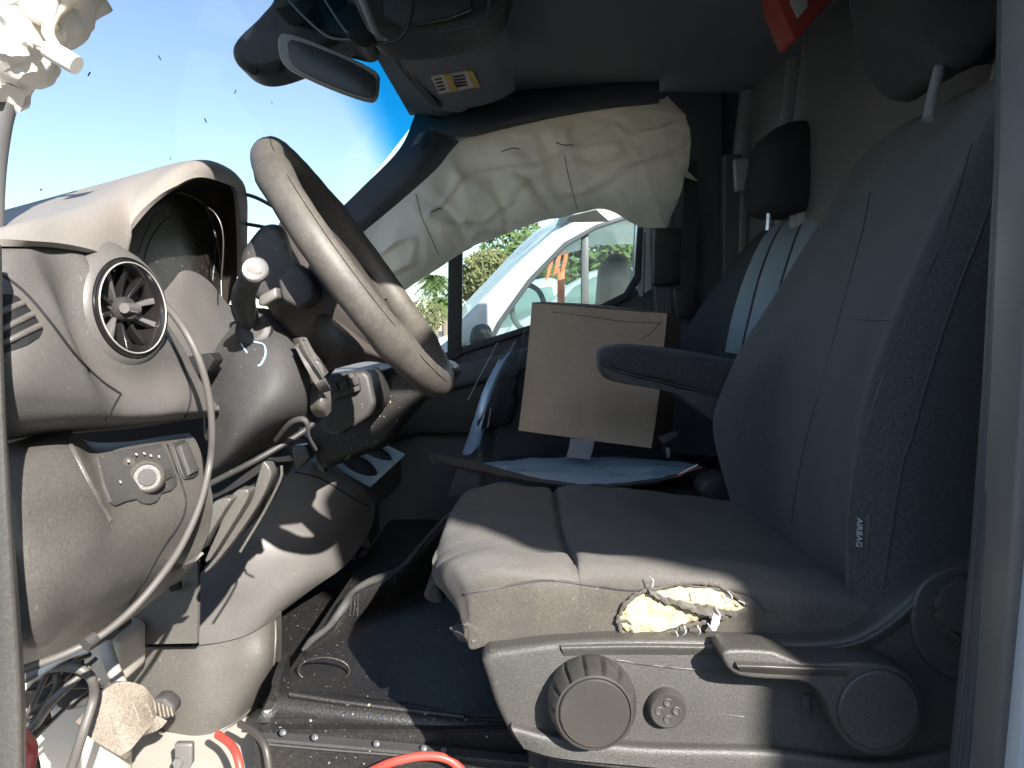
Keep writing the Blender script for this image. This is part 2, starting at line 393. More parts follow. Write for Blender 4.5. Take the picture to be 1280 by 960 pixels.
# cab floor, step well, walls, roof (one shell of separate panels)
struct(box('cab_floor', W(-.33, .985, -.56), W(.75, 2.12, -.50), M['floor'], bev=.004))
struct(box('step_well', W(-.45, .50, -.80), W(.45, .984, -.76), M['floor'], bev=.004))
struct(box('sill_riser', W(-.33, .965, -.76), W(.45, .984, -.51), M['floor'], bev=.002))
struct(box('footwell_floor', W(-.95, .80, -.66), W(-.334, 1.22, -.605), M['dirtypaint'], bev=.006))
struct(box('front_wall', W(-1.02, .55, -.80), W(-.96, 2.15, -.03), M['wall'], bev=0))
struct(box('roof_sun_blocker', W(-.44, .56, .63), W(-.242, 1.36, .70), M['paint'], bev=.01))  # added overhang, out of view, keeping sun off mirror and camera housing
struct(box('roof', W(-.24, .56, .63), W(1.0, 2.15, .70), M['headliner'], bev=.01))
struct(prism('partition_wall', [W(.80, .62, -.60), W(.80, .62, .64), W(.58, 2.15, .64), W(.58, 2.15, -.60)], (.04, 0, 0), M['partition']))
struct(box('rear_seat_floor', W(.05, 1.30, -.499), W(.699, 2.05, -.42), M['floor'], bev=.01))
struct(box('body_side', W(.42, .50, -.80), W(1.8, .60, .75), M['paint'], bev=.01))
struct(box('door_header', W(-.35, .50, .475), W(.419, .60, .75), M['headliner'], bev=.01))

struct(box('cab_floor_front', W(-.95, 1.222, -.66), W(-.332, 2.12, -.606), M['floor']))
struct(box('floor_riser', W(-.336, 1.0, -.66), W(-.328, 2.12, -.503), M['floor'], bev=0))
struct(box('side_wall_low', W(-.95, 2.075, -.68), W(.60, 2.13, -.44), M['wall']))
struct(box('side_wall_front', W(-1.02, 2.075, -.80), W(-.655, 2.13, -.02), M['wall']))
# partition bulges and ribs
part = thing('partition_panel', 'dark moulded partition panel with vertical ribs behind the seats', 'partition', W(.69, 1.5, -.4))
for (a, b) in ((922, .018), (978, .016), (1000, .02)):
    k_ = (a-640)/F; y = (.58+2.15*.1438-.012)/(k_+.1438); x_ = k_*y
    tube('rib', [W(x_, y, .16), W(x_, y, .3), W(x_+.004, y, .45), W(x_+.02, y, .62)], b*1.5, M['rib'], part, seg=12)
def wy(px, b=0): return (.58+2.15*.1438-b)/((px-640)/F+.1438)
patch('panel_bulge', [[(px, py+(8 if px > 1020 else 0), wy(px, bb)) for px, bb in ((1004, .002), (1016, .03), (1060, .045), (1130, .05), (1200, .05), (1290, .04))] for py in (-120, 40, 160, 300, 420, 540)], M['partition'], part, thick=.01)
o = slab('lower_panel', [(906, 192), (990, 192), (1000, 640), (900, 640)], 1.98, 2.02, M['wall'], part, bev=.006)
pl = slab('striker_plate', [(918, 198), (960, 196), (960, 240), (920, 239)], 1.955, 1.975, M['plate'], part, bev=.004)
lathe('screw', P(937, 213, 1.954), (0, -1, 0), [(.009, 0), (.008, .005), (.003, .006)], M['chrome'], pl, seg=16)

# ---- windscreen
T0, T1 = W(-.235, .62, .585), W(-.235, 2.055, .585); B0, B1 = W(-1.0, .62, -.02), W(-.76, 2.25, -.02)
rows = []
for j in range(5):
    t = j/4; row = []
    for i in range(5):
        s = i/4; p = T0.lerp(T1, s).lerp(B0.lerp(B1, s), t); p.x += -.03*math.sin(math.pi*s); p.z += .012*math.sin(math.pi*t); row.append(p)
    rows.append(row)
ws = patch('windscreen', rows, M['glass'], world=True, thick=.005)
tag(ws, 'curved windscreen with a blue tint band along its top edge', 'windscreen')
hd = patch('windscreen_header', [[W(-.26, .62, .572), W(-.285, 1.3, .572), W(-.26, 1.99, .56)], [W(-.17, .62, .575), W(-.18, 1.3, .575), W(-.15, 1.97, .55)], [W(-.05, .62, .632), W(-.05, 1.3, .632), W(-.05, 2.05, .62)]], M['headliner'], world=True, thick=.02)
struct(hd)

# ---- passenger side wall: pillars, rail, door
ap = patch('far_pillar_trim', [[(520, 140, 1.97), (500, 185, 1.98), (455, 232, 2.0), (400, 285, 2.02), (330, 350, 2.05)],
     [(548, 150, 1.94), (520, 205, 1.95), (472, 255, 1.97), (420, 305, 2.0), (345, 375, 2.03)],
     [(580, 165, 1.95), (545, 222, 1.96), (500, 265, 1.98), (455, 308, 2.0), (380, 385, 2.04)]], M['dark'], thick=.03)
tag(ap, 'dark trim of the far windscreen pillar above the hanging airbag', 'pillar trim')
slab('label_tab', [(522, 168), (532, 163), (524, 178), (514, 183)], 1.925, 1.935, M['headliner'], ap, bev=.001)
rail = patch('roof_rail_trim', [[(520, 145, 2.0), (575, 130, 2.0), (650, 112, 2.02), (740, 98, 2.03), (822, 88, 2.05)],
     [(540, 160, 1.93), (580, 150, 1.92), (650, 135, 1.93), (740, 112, 1.94), (824, 100, 1.95)],
     [(560, 172, 1.93), (590, 168, 1.92), (650, 152, 1.92), (740, 136, 1.93), (824, 128, 1.94)],
     [(565, 185, 2.0), (595, 178, 2.0), (650, 166, 2.0), (740, 148, 2.0), (824, 138, 2.0)]], M['wall'], thick=.01)
tag(rail, 'long dark roof rail trim above the deployed cream airbag', 'trim')
up = slab('side_wall_upper', [(560, 130), (640, 105), (830, 65), (912, 55), (912, -60), (560, -60)], 2.06, 2.12, M['headliner'], bev=.004)
struct(up)
struct(box('side_wall_rear', W(.50, 2.07, -.6), W(.66, 2.14, .66), M['wall']))
bp = thing('far_door_pillar', 'black pillar behind the passenger door with the belt hanging on it', 'pillar', W(.42, 2.05, -.5))
slab('pillar_cover', [(824, 85), (905, 72), (908, 640), (835, 640), (820, 440), (815, 300)], 2.03, 2.10, M['wall'], bp, bev=.01)
slab('pillar_lining', [(818, 285), (862, 285), (860, 350), (835, 356), (816, 357)], 2.0, 2.028, M['dark'], bp, bev=.006)
slab('buckle_cover', [(842, 360), (872, 358), (870, 395), (846, 398)], 1.96, 2.0, M['dark'], bp, bev=.005)
slab('hook', [(866, 82), (870, 82), (870, 93), (866, 93)], 2.0, 2.028, M['silver'], bp, bev=.001)
belt = patch('seat_belt', [[(856, 200, 1.98), (872, 200, 1.98)], [(853, 280, 1.97), (871, 280, 1.97)], [(850, 362, 1.97), (870, 362, 1.97)]], M['dark'], thick=.003)
tag(belt, 'black seat belt webbing hanging on the far door pillar', 'seat belt')
sw = box('side_wall_edge', W(.418, 2.03, -.5), W(.425, 2.045, .60), M['seal'], bev=.001); struct(sw)

door = thing('passenger_door', 'dark passenger door panel with window beyond the cardboard box', 'door', W(-.1, 2.1, -.5))
d0 = slab('door_panel', [(330, 480), (430, 470), (505, 464), (575, 440), (660, 412), (740, 391), (790, 366), (818, 335), (830, 335), (845, 660), (330, 700)], 2.07, 2.12, M['wall'], door, bev=.012)
slab('pocket', [(470, 560), (500, 470), (560, 458), (640, 452), (648, 500), (640, 530), (590, 545), (520, 545)], 2.03, 2.069, M['dark'], door, bev=.015)
slab('door_armrest', [(455, 500), (500, 474), (640, 440), (700, 420), (700, 445), (640, 470), (510, 500), (480, 520)], 1.99, 2.03, M['wall'], door, bev=.014)
slab('divider', [(560, 320), (578, 312), (577, 445), (559, 452)], 2.05, 2.08, M['dark'], door, bev=.004)
slab('window_seal', [(500, 462), (575, 434), (660, 407), (740, 386), (780, 366), (793, 344), (797, 284), (804, 284), (801, 350), (786, 374), (742, 394), (661, 415), (576, 443), (500, 470)], 2.055, 2.072, M['seal'], door, bev=.002)
slab('door_frame', [(797, 270), (818, 270), (817, 357), (830, 350), (800, 372), (794, 348)], 2.06, 2.09, M['paint'], door, bev=.002)
slab('window_glass', [(500, 470), (500, 335), (575, 250), (800, 240), (800, 372), (661, 417), (576, 445)], 2.095, 2.099, M['sideglass'], door, bev=0)
tube('door_rod', [P(806, 290, 2.0), P(804, 392, 2.0)], .002, M['seal'], door, n=1)

# ---- deployed curtain airbag
def wr(p, u, v):
    q = Vector((p[0]+.5*p[2], 0, p[2]-.35*p[0]))
    a = nz(p, 5, 3)*.030 + nz((q[0]*2.2, 0, q[2]*.8), 7, 8)*.016
    b = abs(nz((q[0]*1.3, 0, q[2]*.6), 8, 5)); a += max(0, .22-b)*.075
    b = abs(nz((q[0]*.6, 0, q[2]*1.5), 11, 15)); a -= max(0, .16-b)*.06
    a += nz(p, 32, 1)*.003
    a = math.copysign(abs(a)**.9, a)
    return Vector((0, a*min(1, v*5)*.8 - .02*math.sin(math.pi*v), 0))
cb = patch('curtain_airbag', [
    [(452, 292, 1.925), (500, 252, 1.915), (545, 212, 1.910), (578, 176, 1.930), (640, 158, 1.940), (710, 142, 1.940), (775, 133, 1.940), (826, 124, 1.950), (834, 120, 1.950)],
    [(468, 312, 1.905), (515, 275, 1.885), (560, 245, 1.893), (600, 215, 1.910), (660, 195, 1.900), (725, 178, 1.900), (790, 168, 1.910), (842, 155, 1.930), (853, 152, 1.950)],
    [(482, 332, 1.895), (522, 305, 1.875), (565, 280, 1.878), (612, 252, 1.900), (670, 230, 1.890), (735, 213, 1.890), (797, 210, 1.900), (845, 196, 1.920), (858, 190, 1.950)],
    [(492, 350, 1.895), (530, 328, 1.875), (570, 300, 1.892), (625, 276, 1.910), (685, 256, 1.900), (745, 243, 1.900), (797, 252, 1.910), (838, 242, 1.930), (852, 236, 1.950)],
    [(500, 366, 1.905), (525, 349, 1.895), (575, 317, 1.917), (635, 292, 1.930), (695, 273, 1.930), (750, 262, 1.930), (790, 280, 1.930), (828, 285, 1.940), (836, 282, 1.950)]],
    M['airbag'], nu=16, nv=14, disp=wr, thick=.003, sharp=80)
tag(cb, 'crumpled cream curtain airbag hanging over the passenger window', 'airbag')
for pts in ([(628, 190), (640, 186), (650, 187)], [(538, 266), (545, 262), (552, 259)], [(695, 178), (706, 182), (716, 182)]):
    line_on('stitch', pts, cb, .0012, M['ink'], cb, lift=.002, default=1.9)
for pts in ([(520, 243), (527, 270), (540, 300), (548, 318)], [(706, 195), (712, 225), (722, 262)]):
    line_on('seam', pts, cb, .0009, M['ink'], cb, lift=.001, default=1.9)
patch('tab', [[(838, 202, 1.94), (852, 206, 1.93)], [(850, 218, 1.93), (868, 222, 1.92)], [(858, 222, 1.93), (872, 227, 1.92)]], M['airbag'], cb, thick=.002)
patch('loose_flap', [[(712, 270, 1.97), (745, 262, 1.97)], [(708, 278, 1.97), (762, 277, 1.97)]], M['whitebag'], cb, thick=.002)

# ================================================================= NEAR DOOR FRAME (right edge)
nf = thing('near_door_frame', 'grey blue door frame with ribbed rubber seal along the right edge', 'door frame', W(.35, .58, -.7))
def strip(name, e0, e1, y0, y1, m):
    slab(name, [(e0[0], -60), (e0[1], 200), (e0[2], 480), (e0[3], 700), (e0[4], 1010), (e1[4], 1010), (e1[3], 700), (e1[2], 480), (e1[1], 200), (e1[0], -60)], y0, y1, m, nf, bev=.0035)
strip('seal_lip', (1257, 1252, 1237, 1221, 1190), (1272, 1267, 1252, 1237, 1208), .600, .612, M['seal'])
strip('seal_bead', (1268, 1262, 1247, 1231, 1203), (1284, 1279, 1264, 1249, 1222), .590, .606, M['seal'])
strip('frame_flange', (1282, 1276, 1261, 1246, 1218), (1302, 1296, 1284, 1270, 1244), .580, .600, M['seal2'])
strip('frame_edge', (1295, 1290, 1278, 1264, 1240), (1350, 1336, 1320, 1304, 1274), .560, .60, M['pillarpaint'])
for dx, r_, y_ in ((4, .0016, .599), (9, .0012, .599), (20, .0022, .589), (33, .0012, .579), (38, .0014, .579)):
    tube('seal_bead', [P(1252+dx+5, -60, y_), P(1252+dx, 200, y_), P(1237+dx, 480, y_), P(1221+dx, 700, y_), P(1190+dx, 1010, y_)], r_, M['seal2' if dx > 15 else 'seal'], nf)
strip('painted_pillar', (1345, 1330, 1314, 1298, 1268), (1445, 1412, 1400, 1388, 1366), .545, .60, M['paint'])

# ================================================================= NEAR WINDSCREEN PILLAR (left edge)
lp = thing('near_pillar_trim', 'narrow grey brown pillar trim down the left edge', 'pillar trim', P(0, 500, .5))
tube('upper_trim', [P(80, -60, .80), P(50, 0, .80), P(16, 80, .80), (P(-3, 150, .80)), P(-13, 230, .80), P(-15, 330, .77)], [.016, .016, .016, .014, .014, .014], M['wall'], lp, seg=14)
patch('lower_trim', [[(-40, 300, .55), (-2, 305, .53), (2, 315, .57)], [(-40, 450, .55), (0, 450, .525), (5, 450, .56)], [(-40, 600, .55), (6, 600, .525), (13, 600, .56)],
     [(-40, 750, .55), (14, 750, .525), (24, 750, .56)], [(-40, 870, .55), (20, 870, .525), (32, 870, .56)], [(-40, 980, .55), (22, 980, .525), (32, 980, .56)]], M['knee'], lp, thick=.004)
def crum(p):
    return Vector((nz(p, 45, 1), nz(p, 45, 9), nz(p, 45, 17)))*.014 + Vector((nz(p, 120, 4), nz(p, 120, 2), nz(p, 120, 5)))*.004
wb = pillow('torn_airbag_bundle', [(-60, -60), (60, -80), (112, -30), (88, 28), (62, 50), (48, 92), (18, 112), (-10, 125), (-60, 90)], .75, .83, M['whitebag'], r=.025, smooth_n=12, layers=8, disp=crum)
tag(wb, 'bright white torn airbag bundle at the top of the near pillar', 'airbag')
rd = tube('rod', [P(44, 52, .76), P(66, 62, .75)], .0035, M['whitebag'], wb, n=1)
tube('plug', [P(60, 61, .74), P(96, 82, .74)], [.009, .0095, .009], M['whitebag'], wb, seg=12, n=2)
tube('shredded_edge', [P(72, 60, .77), P(60, 40, .77), P(70, 18, .77), P(95, -5, .77)], [.004, .006, .005, .006], M['airbag'], wb)

# ================================================================= DASHBOARD
dash = thing('dashboard', 'dusty grey dashboard with instrument hood and round side vent', 'dashboard', W(-.5, .9, -.3))
outer = [(-25, 318, .66), (30, 292, .70), (78, 273, .77), (125, 251, .84), (156, 237, .88), (190, 222, .91), (219, 211, .94), (244, 207, .97), (266, 212, 1.02), (289, 227, 1.07), (299, 250, 1.11), (299, 303, 1.14), (300, 345, 1.16)]
inner = [(-25, 308, .60), (20, 308, .62), (62, 309, .66), (109, 316, .71), (147, 326, .77), (157, 299, .80), (188, 260, .84), (219, 236, .88), (248, 223, .93), (273, 227, 1.0), (291, 240, 1.06), (296, 298, 1.11), (296, 345, 1.13)]  # lip thinned at the right end, dark lining put in for its shade
o3 = [P(*p) for p in outer]; i3 = [P(*p) for p in inner]
mid = [a.lerp(b, .5)+Vector((.006, -.004, .008)) for a, b in zip(o3, i3)]
back = [p+Vector((-.07, .02, -.012)) for p in o3]; back2 = [p+Vector((-.30, .06, -.06)) for p in o3]
hood = patch('instrument_hood', [back2, back, o3, mid, i3], M['dashtop'], dash, world=True, thick=.006)
# hood inside wall down to the cluster face at x=-.44
def FX(y, z, x=-.432): return W(x, y, z)
face_pts = [FX(.80, -.06), FX(.815, .0), FX(.83, .06), FX(.86, .10), FX(.90, .14), FX(.95, .165), FX(1.0, .184), FX(1.05, .188), FX(1.105, .178), FX(1.145, .12), FX(1.15, .02), FX(1.15, -.04)]
lip = spline([i3[3], i3[4], i3[5], i3[6], i3[7], i3[8], i3[9], i3[10], i3[11], i3[12]], 1)
lipd = [p+Vector((-.004, .004, -.001)) for p in lip]
res = spline([face_pts[k] for k in (1, 2, 3, 4, 5, 6, 7, 8, 9, 10)], 1)
patch('hood_lining', [lipd, [a.lerp(b, .5)+Vector((0, .006, .004)) for a, b in zip(lipd, res)], res], M['cluster'], dash, world=True, thick=.004)
cf = prism('instrument_cluster', face_pts, (-.03, 0, 0), M['cluster'], dash, bev=.004, smooth_n=3)
line_on('bezel', [(178, 350), (183, 312), (200, 282), (222, 267), (244, 272), (264, 284), (270, 302), (266, 350), (262, 400)], cf, .0012, M['cluster'], cf, default=1.0, lift=-.0004)
line_on('bezel', [(172, 318), (190, 272), (206, 258), (226, 250), (250, 255), (270, 268), (279, 295), (277, 350)], cf, .0010, M['cluster'], cf, default=1.0, lift=-.0004)
# panel under the cluster, its lighter arc put in as the sunlit part
patch('cluster_lit_patch', [[(178, 372, .93), (215, 346, .99), (236, 338, 1.02), (262, 352, 1.06), (290, 385, 1.10), (306, 378, 1.14)],
      [(200, 400, .91), (225, 388, .95), (246, 385, .99), (268, 395, 1.02), (292, 410, 1.06), (312, 400, 1.12)],
      [(222, 440, .88), (243, 435, .92), (258, 430, .95), (276, 430, .99), (296, 430, 1.03), (318, 425, 1.10)],
      [(250, 480, .88), (262, 472, .92), (273, 465, .95), (288, 460, .99), (305, 455, 1.02), (325, 450, 1.08)]], M['dash'], dash, thick=.005)
pod = patch('dash_end_pod', [
    [(-25, 301, .645), (20, 302, .665), (62, 303, .705), (109, 309, .755), (147, 317, .81), (173, 332, .86), (191, 352, .90)],
    [(-25, 308, .605), (20, 309, .625), (62, 310, .665), (109, 317, .715), (147, 327, .775), (172, 345, .83), (190, 362, .87)],
    [(-25, 350, .575), (15, 350, .59), (60, 350, .63), (105, 355, .675), (142, 362, .73), (180, 378, .80), (206, 398, .86)],
    [(-25, 400, .56), (15, 400, .57), (60, 400, .60), (105, 405, .645), (150, 412, .70), (196, 424, .78), (230, 436, .86)],
    [(-25, 450, .56), (15, 450, .565), (60, 452, .59), (105, 458, .63), (155, 465, .69), (205, 470, .77), (250, 475, .86)],
    [(-25, 500, .57), (15, 500, .575), (60, 502, .60), (110, 505, .64), (160, 508, .70), (215, 506, .78), (272, 508, .88)],
    [(-25, 545, .60), (15, 540, .61), (60, 533, .63), (110, 530, .67), (160, 527, .73), (215, 522, .80), (274, 514, .89)],
    [(-25, 560, .70), (15, 553, .71), (60, 545, .73), (110, 540, .77), (160, 536, .82), (215, 528, .88), (265, 520, .94)]], M['dash'], dash, thick=.006, nu=12, nv=12)
ax = Vector((.965, -.25, .08)).normalized(); vc = hit(160, 386, pod)[0]+ax*.004
bm = bmesh.new(); bm.from_mesh(pod.data)
for v in bm.verts:
    c_ = v.co-vc; h_ = c_.dot(ax); r_ = (c_-ax*h_).length
    if r_ < .12 and abs(h_) < .09:
        lim = -.0025-max(0, r_-.05)*.30 if r_ > .046 else -.022
        k_ = min(1, max(0, (.12-r_)/.06)); k_ = k_*k_*(3-2*k_)
        if h_ > lim: v.co -= ax*(h_-lim)*k_
bm.to_mesh(pod.data); o_bvh[pod.name] = BVHTree.FromBMesh(bm); bm.free()
line_on('groove', [(-5, 338), (30, 365), (62, 402), (95, 445), (125, 475), (151, 493)], pod, .0016, M['void'], dash, lift=-.0004)
line_on('groove', [(151, 493), (141, 510), (132, 525)], pod, .0009, M['void'], dash, lift=-.0003)
line_on('groove', [(197, 410), (215, 432), (230, 462), (238, 495), (231, 522)], pod, .0014, M['void'], dash, lift=-.0004)
# left grille
sg = patch('side_grille', [[hit(a, b, pod, .0012)[0] for a, b in r_] for r_ in (((-20, 371), (8, 369), (20, 371), (27, 377)), ((-20, 390), (10, 388), (28, 388), (42, 395)), ((-20, 420), (10, 417), (32, 412), (51, 412)), ((-20, 449), (6, 441), (30, 432), (47, 422)))], M['void'], dash, world=True, thick=.001)
for a, b, c, d in ((-20, 401, 28, 380), (-20, 424, 39, 394), (-20, 441, 48, 408)):
    tube('slat', [hit(a, b, pod, .002)[0], hit((a+c)/2, (b+d)/2, pod, .002)[0], hit(c, d, pod, .0015)[0]], .0026, M['knee'], sg, n=2)
# round vent
vent = lathe('round_vent', vc - ax*.004, ax, [(.046, -.030), (.0485, -.012), (.049, .002), (.047, .006), (.0425, .0065), (.040, .001), (.038, -.016), (.010, -.020)], M['black'], dash, seg=56)
lathe('vent_bezel', vc - ax*.004, ax, [(.080, -.045), (.068, -.020), (.058, -.004), (.052, .003), (.0488, .0045), (.0488, -.02)], M['dash'], vent, seg=56)
tube('bright_ring', [vc+ax*.0035+(ax.to_track_quat('Z', 'Y') @ Vector((math.cos(a), math.sin(a), 0)))*.0435 for a in [k*2*math.pi/40 for k in range(40)]], .0009, M['rim'], vent, n=1, seg=6, closed=True)
qv = ax.to_track_quat('Z', 'Y')
for k in range(10):
    a = 2*math.pi*k/10+.2
    u = qv @ Vector((math.cos(a), math.sin(a), 0)); s = qv @ Vector((-math.sin(a), math.cos(a), 0))
    p0 = vc - ax*.012 + u*.010; p1 = vc - ax*.004 + u*.039
    prism('blade', [p0-s*.001, p0+s*.001, p1+s*.0045, p1-s*.0015], -ax*.010, M['silver' if k % 3 == 0 else 'black'], vent, bev=.0006)
lathe('centre_knob', vc-ax*.012, ax, [(.012, 0), (.012, .006), (.010, .010), (.004, .011)], M['dark'], vent, seg=24)
tube('tab', [vc-ax*.001 - Vector((0, .012, 0)), vc - ax*.001 + Vector((0, .012, 0))], .0050, M['silver'], vent, seg=10, n=1)

# knee panel
knee = patch('knee_panel', [
    [(-12, 565, .66), (30, 548, .68), (82, 538, .72), (112, 552, .76), (160, 552, .80), (205, 545, .86), (236, 541, .92)],
    [(-8, 585, .60), (32, 568, .62), (90, 560, .67), (118, 572, .71), (162, 566, .76), (207, 558, .82), (246, 553, .88)],
    [(-4, 620, .575), (36, 612, .595), (106, 602, .655), (134, 608, .70), (172, 602, .75), (217, 592, .81), (257, 585, .875)],
    [(0, 655, .57), (40, 652, .59), (112, 650, .65), (144, 655, .69), (185, 650, .74), (227, 640, .80), (266, 625, .87)],
    [(5, 700, .57), (45, 700, .585), (98, 700, .62), (140, 700, .67), (180, 695, .73), (217, 685, .79), (262, 662, .86)],
    [(12, 750, .58), (50, 750, .59), (90, 748, .62), (130, 742, .66), (162, 733, .71), (197, 720, .77), (250, 692, .84)],
    [(20, 800, .60), (50, 797, .61), (80, 790, .64), (107, 780, .67), (134, 768, .71), (167, 748, .76), (243, 702, .84)],
    [(28, 838, .66), (50, 832, .67), (80, 820, .69), (105, 808, .72), (130, 796, .75), (165, 772, .80), (238, 712, .88)]], M['knee'], dash, thick=.006, nu=8, nv=8)
line_on('groove', [(209, 556), (219, 584), (229, 612), (232, 632), (224, 655), (200, 690), (169, 745), (150, 775)], knee, .0016, M['void'], dash, lift=-.0004)
line_on('edge_ridge', [(84, 548), (100, 580), (118, 615), (138, 650)], knee, .003, M['knee'], dash, lift=-.0015)  # raised ridge in the panel's own plastic
# switch plate
sp, n = plate('switch_plate', [(119, 573), (150, 566), (199, 557), (204, 564), (218, 597), (219, 606), (212, 614), (200, 618), (194, 628), (186, 631), (177, 630), (169, 625), (155, 628), (142, 633), (135, 628), (127, 608)], knee, M['column'], dash, .003, bev=.001)
kc, kn = hit(179, 598, knee, .004)
lk = lathe('light_switch', kc, (.45, -.85, .15), [(.0175, 0), (.0175, .004), (.0155, .012), (.0135, .014), (.012, .0125), (.006, .0125)], M['knee'], sp, seg=40)
lathe('switch_cap', kc+Vector((.45, -.85, .15)).normalized()*.0126, (.45, -.85, .15), [(.0085, 0), (.0085, .002), (.003, .0022)], M['column'], lk, seg=24)
for a, b in ((156, 579), (166, 571), (176, 570), (184, 572), (194, 573), (145, 605)):
    p, nn = hit(a, b, knee, .0048)
    lathe('symbol', p, nn, [(.0016, 0), (.0012, .0004)], M['white_ink'], sp, seg=8)
plate('button', [(197, 590), (206, 587), (211, 598), (201, 603)], knee, M['knob'], sp, .0055)
rk, n = plate('rocker_switch', [(214, 556), (230, 552), (243, 583), (246, 592), (240, 598), (229, 600), (224, 590)], knee, M['dark'], dash, .003, bev=.001)
plate('rocker', [(219, 560), (230, 557), (243, 590), (231, 596)], knee, M['column'], rk, .007, bev=.0015)
plate('scratch', [(226, 708), (236, 702), (252, 690), (255, 692), (244, 702), (230, 712)], knee, M['dashtop'], dash, .0004, th=.0005, bev=0)
# dark slabs standing in for the gap between pod, column and knee
slab('dark_backing', [(225, 440), (300, 440), (345, 520), (400, 560), (380, 600), (270, 700), (235, 560)], 1.62, 1.68, M['dark'], dash, bev=.01)
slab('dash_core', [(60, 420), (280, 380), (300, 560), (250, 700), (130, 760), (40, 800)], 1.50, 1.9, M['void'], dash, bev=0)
slab('torn_bracket', [(233, 446), (262, 441), (268, 450), (258, 466), (246, 470)], .87, .90, M['void'], dash, bev=.002)
# broken lower trims right of the knee panel
bt = thing('broken_dash_trim', 'broken grey trim edges standing up below the steering column', 'trim', P(310, 640, .93))
bt.location = P(310, 640, .93)
for pts, y in (([(262, 634), (275, 624), (289, 624), (282, 636), (262, 668), (250, 690), (252, 668)], .89),
               ([(290, 618), (303, 612), (311, 614), (306, 630), (280, 672), (262, 700), (256, 700), (272, 664)], .91),
               ([(326, 582), (331, 577), (339, 590), (336, 604), (322, 632), (292, 676), (262, 712), (256, 712), (290, 662), (312, 628)], .94)):
    slab('trim_edge', pts, y, y+.025, M['knee'], bt, bev=.002, smooth_n=2)
tube('bead', [P(352, 582, .96), P(350, 600, .96), P(330, 640, .96), P(300, 690, .95)], .002, M['knee'], bt)
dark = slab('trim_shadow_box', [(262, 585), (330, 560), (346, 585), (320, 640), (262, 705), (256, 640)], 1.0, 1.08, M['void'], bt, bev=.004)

# ================================================================= STEERING COLUMN
col = thing('steering_column', 'dark steering column cover with stalks behind the wheel', 'steering column', P(330, 500, 1.0))
co = patch('column_cover', [
    [(292, 405, 1.02), (325, 385, 1.0), (362, 400, 1.0), (400, 430, 1.02), (420, 460, 1.06)],
    [(268, 440, .95), (305, 428, .92), (350, 432, .91), (385, 455, .94), (405, 480, 1.02)],
    [(262, 490, .92), (300, 480, .88), (345, 480, .87), (378, 492, .91), (400, 505, 1.0)],
    [(262, 540, .91), (295, 530, .87), (330, 522, .87), (362, 522, .91), (392, 522, 1.0)],
    [(263, 585, .92), (285, 572, .90), (310, 558, .91), (340, 545, .95), (375, 535, 1.0)],
    [(264, 602, .97), (285, 588, .97), (310, 572, .98), (340, 556, 1.0), (370, 545, 1.05)]], M['column'], col, thick=.006, nu=8, nv=8)
patch('column_side', [[(366, 424, .90), (376, 424, .89), (386, 434, .90)], [(376, 448, .90), (390, 452, .88), (402, 462, .90)], [(392, 474, .91), (404, 474, .89), (414, 488, .92)]], M['dash'], col, thick=.012)
patch('column_side', [[(388, 480, .94), (402, 474, .94), (412, 478, .95)], [(388, 510, .94), (402, 505, .93), (414, 500, .95)], [(396, 522, .96), (408, 520, .95), (414, 514, .96)]], M['knee'], col, thick=.01)
tube('wire_clip', [P(345, 550, .93), P(362, 530, .90), (P(377, 524, .89)), P(384, 530, .89), P(386, 545, .9), P(395, 562, .92)], [.003, .0035, .004, .003, .002, .002], M['column'], col)
pillow('switch_pod', [(318, 330), (335, 300), (350, 288), (368, 292), (384, 322), (390, 350), (380, 372), (352, 380), (328, 368)], .92, 1.04, M['dark'], col, r=.012)
slab('switch_pod', [(346, 350), (362, 326), (374, 330), (392, 354), (392, 372), (374, 386), (352, 376)], .88, .94, M['column'], col, bev=.008)
slab('key_slot', [(323, 370), (345, 358), (347, 372), (330, 382), (322, 382)], .87, .90, M['silver'], col, bev=.003)
st = tube('wiper_stalk', [P(317, 415, .95), P(311, 398, .92), P(304, 375, .87), P(311, 352, .83), P(318, 338, .80)], [.011, .012, .0135, .012, .0125], M['column'], col, seg=16)
lathe('stalk_collar', P(317, 412, .925), (0.05, -.9, .35), [(.021, -.01), (.021, .003), (.016, .006), (.012, .006)], M['dark'], col, seg=28)
c_ = P(319, 337, .795)
lathe('stalk_end', c_, (.1, -.95, .25), [(.013, -.006), (.0135, .001), (.012, .003), (.0105, .0025)], M['silver'], st, seg=28)
prism('stalk_button', [c_+Vector((dx, -.004, dz)) for dx, dz in ((-.008, -.003), (-.008, .003), (-.005, .005), (.005, .006), (.008, .003), (.008, -.003), (.005, -.005), (-.005, -.005))], (0, .003, 0), M['dashtop'], st, bev=.001)
for p in ([(302, 430), (306, 437), (309, 441)], [(318, 428), (330, 432), (332, 444), (327, 455), (323, 458)]):
    line_on('chalk_scrawl', p, co, .0012, M['cup'], col, lift=.0006, default=.9)
tube('link_rod', [P(262, 605, .93), P(320, 575, .93), P(378, 540, .96), P(400, 520, .98)], .004, M['dark'], col)

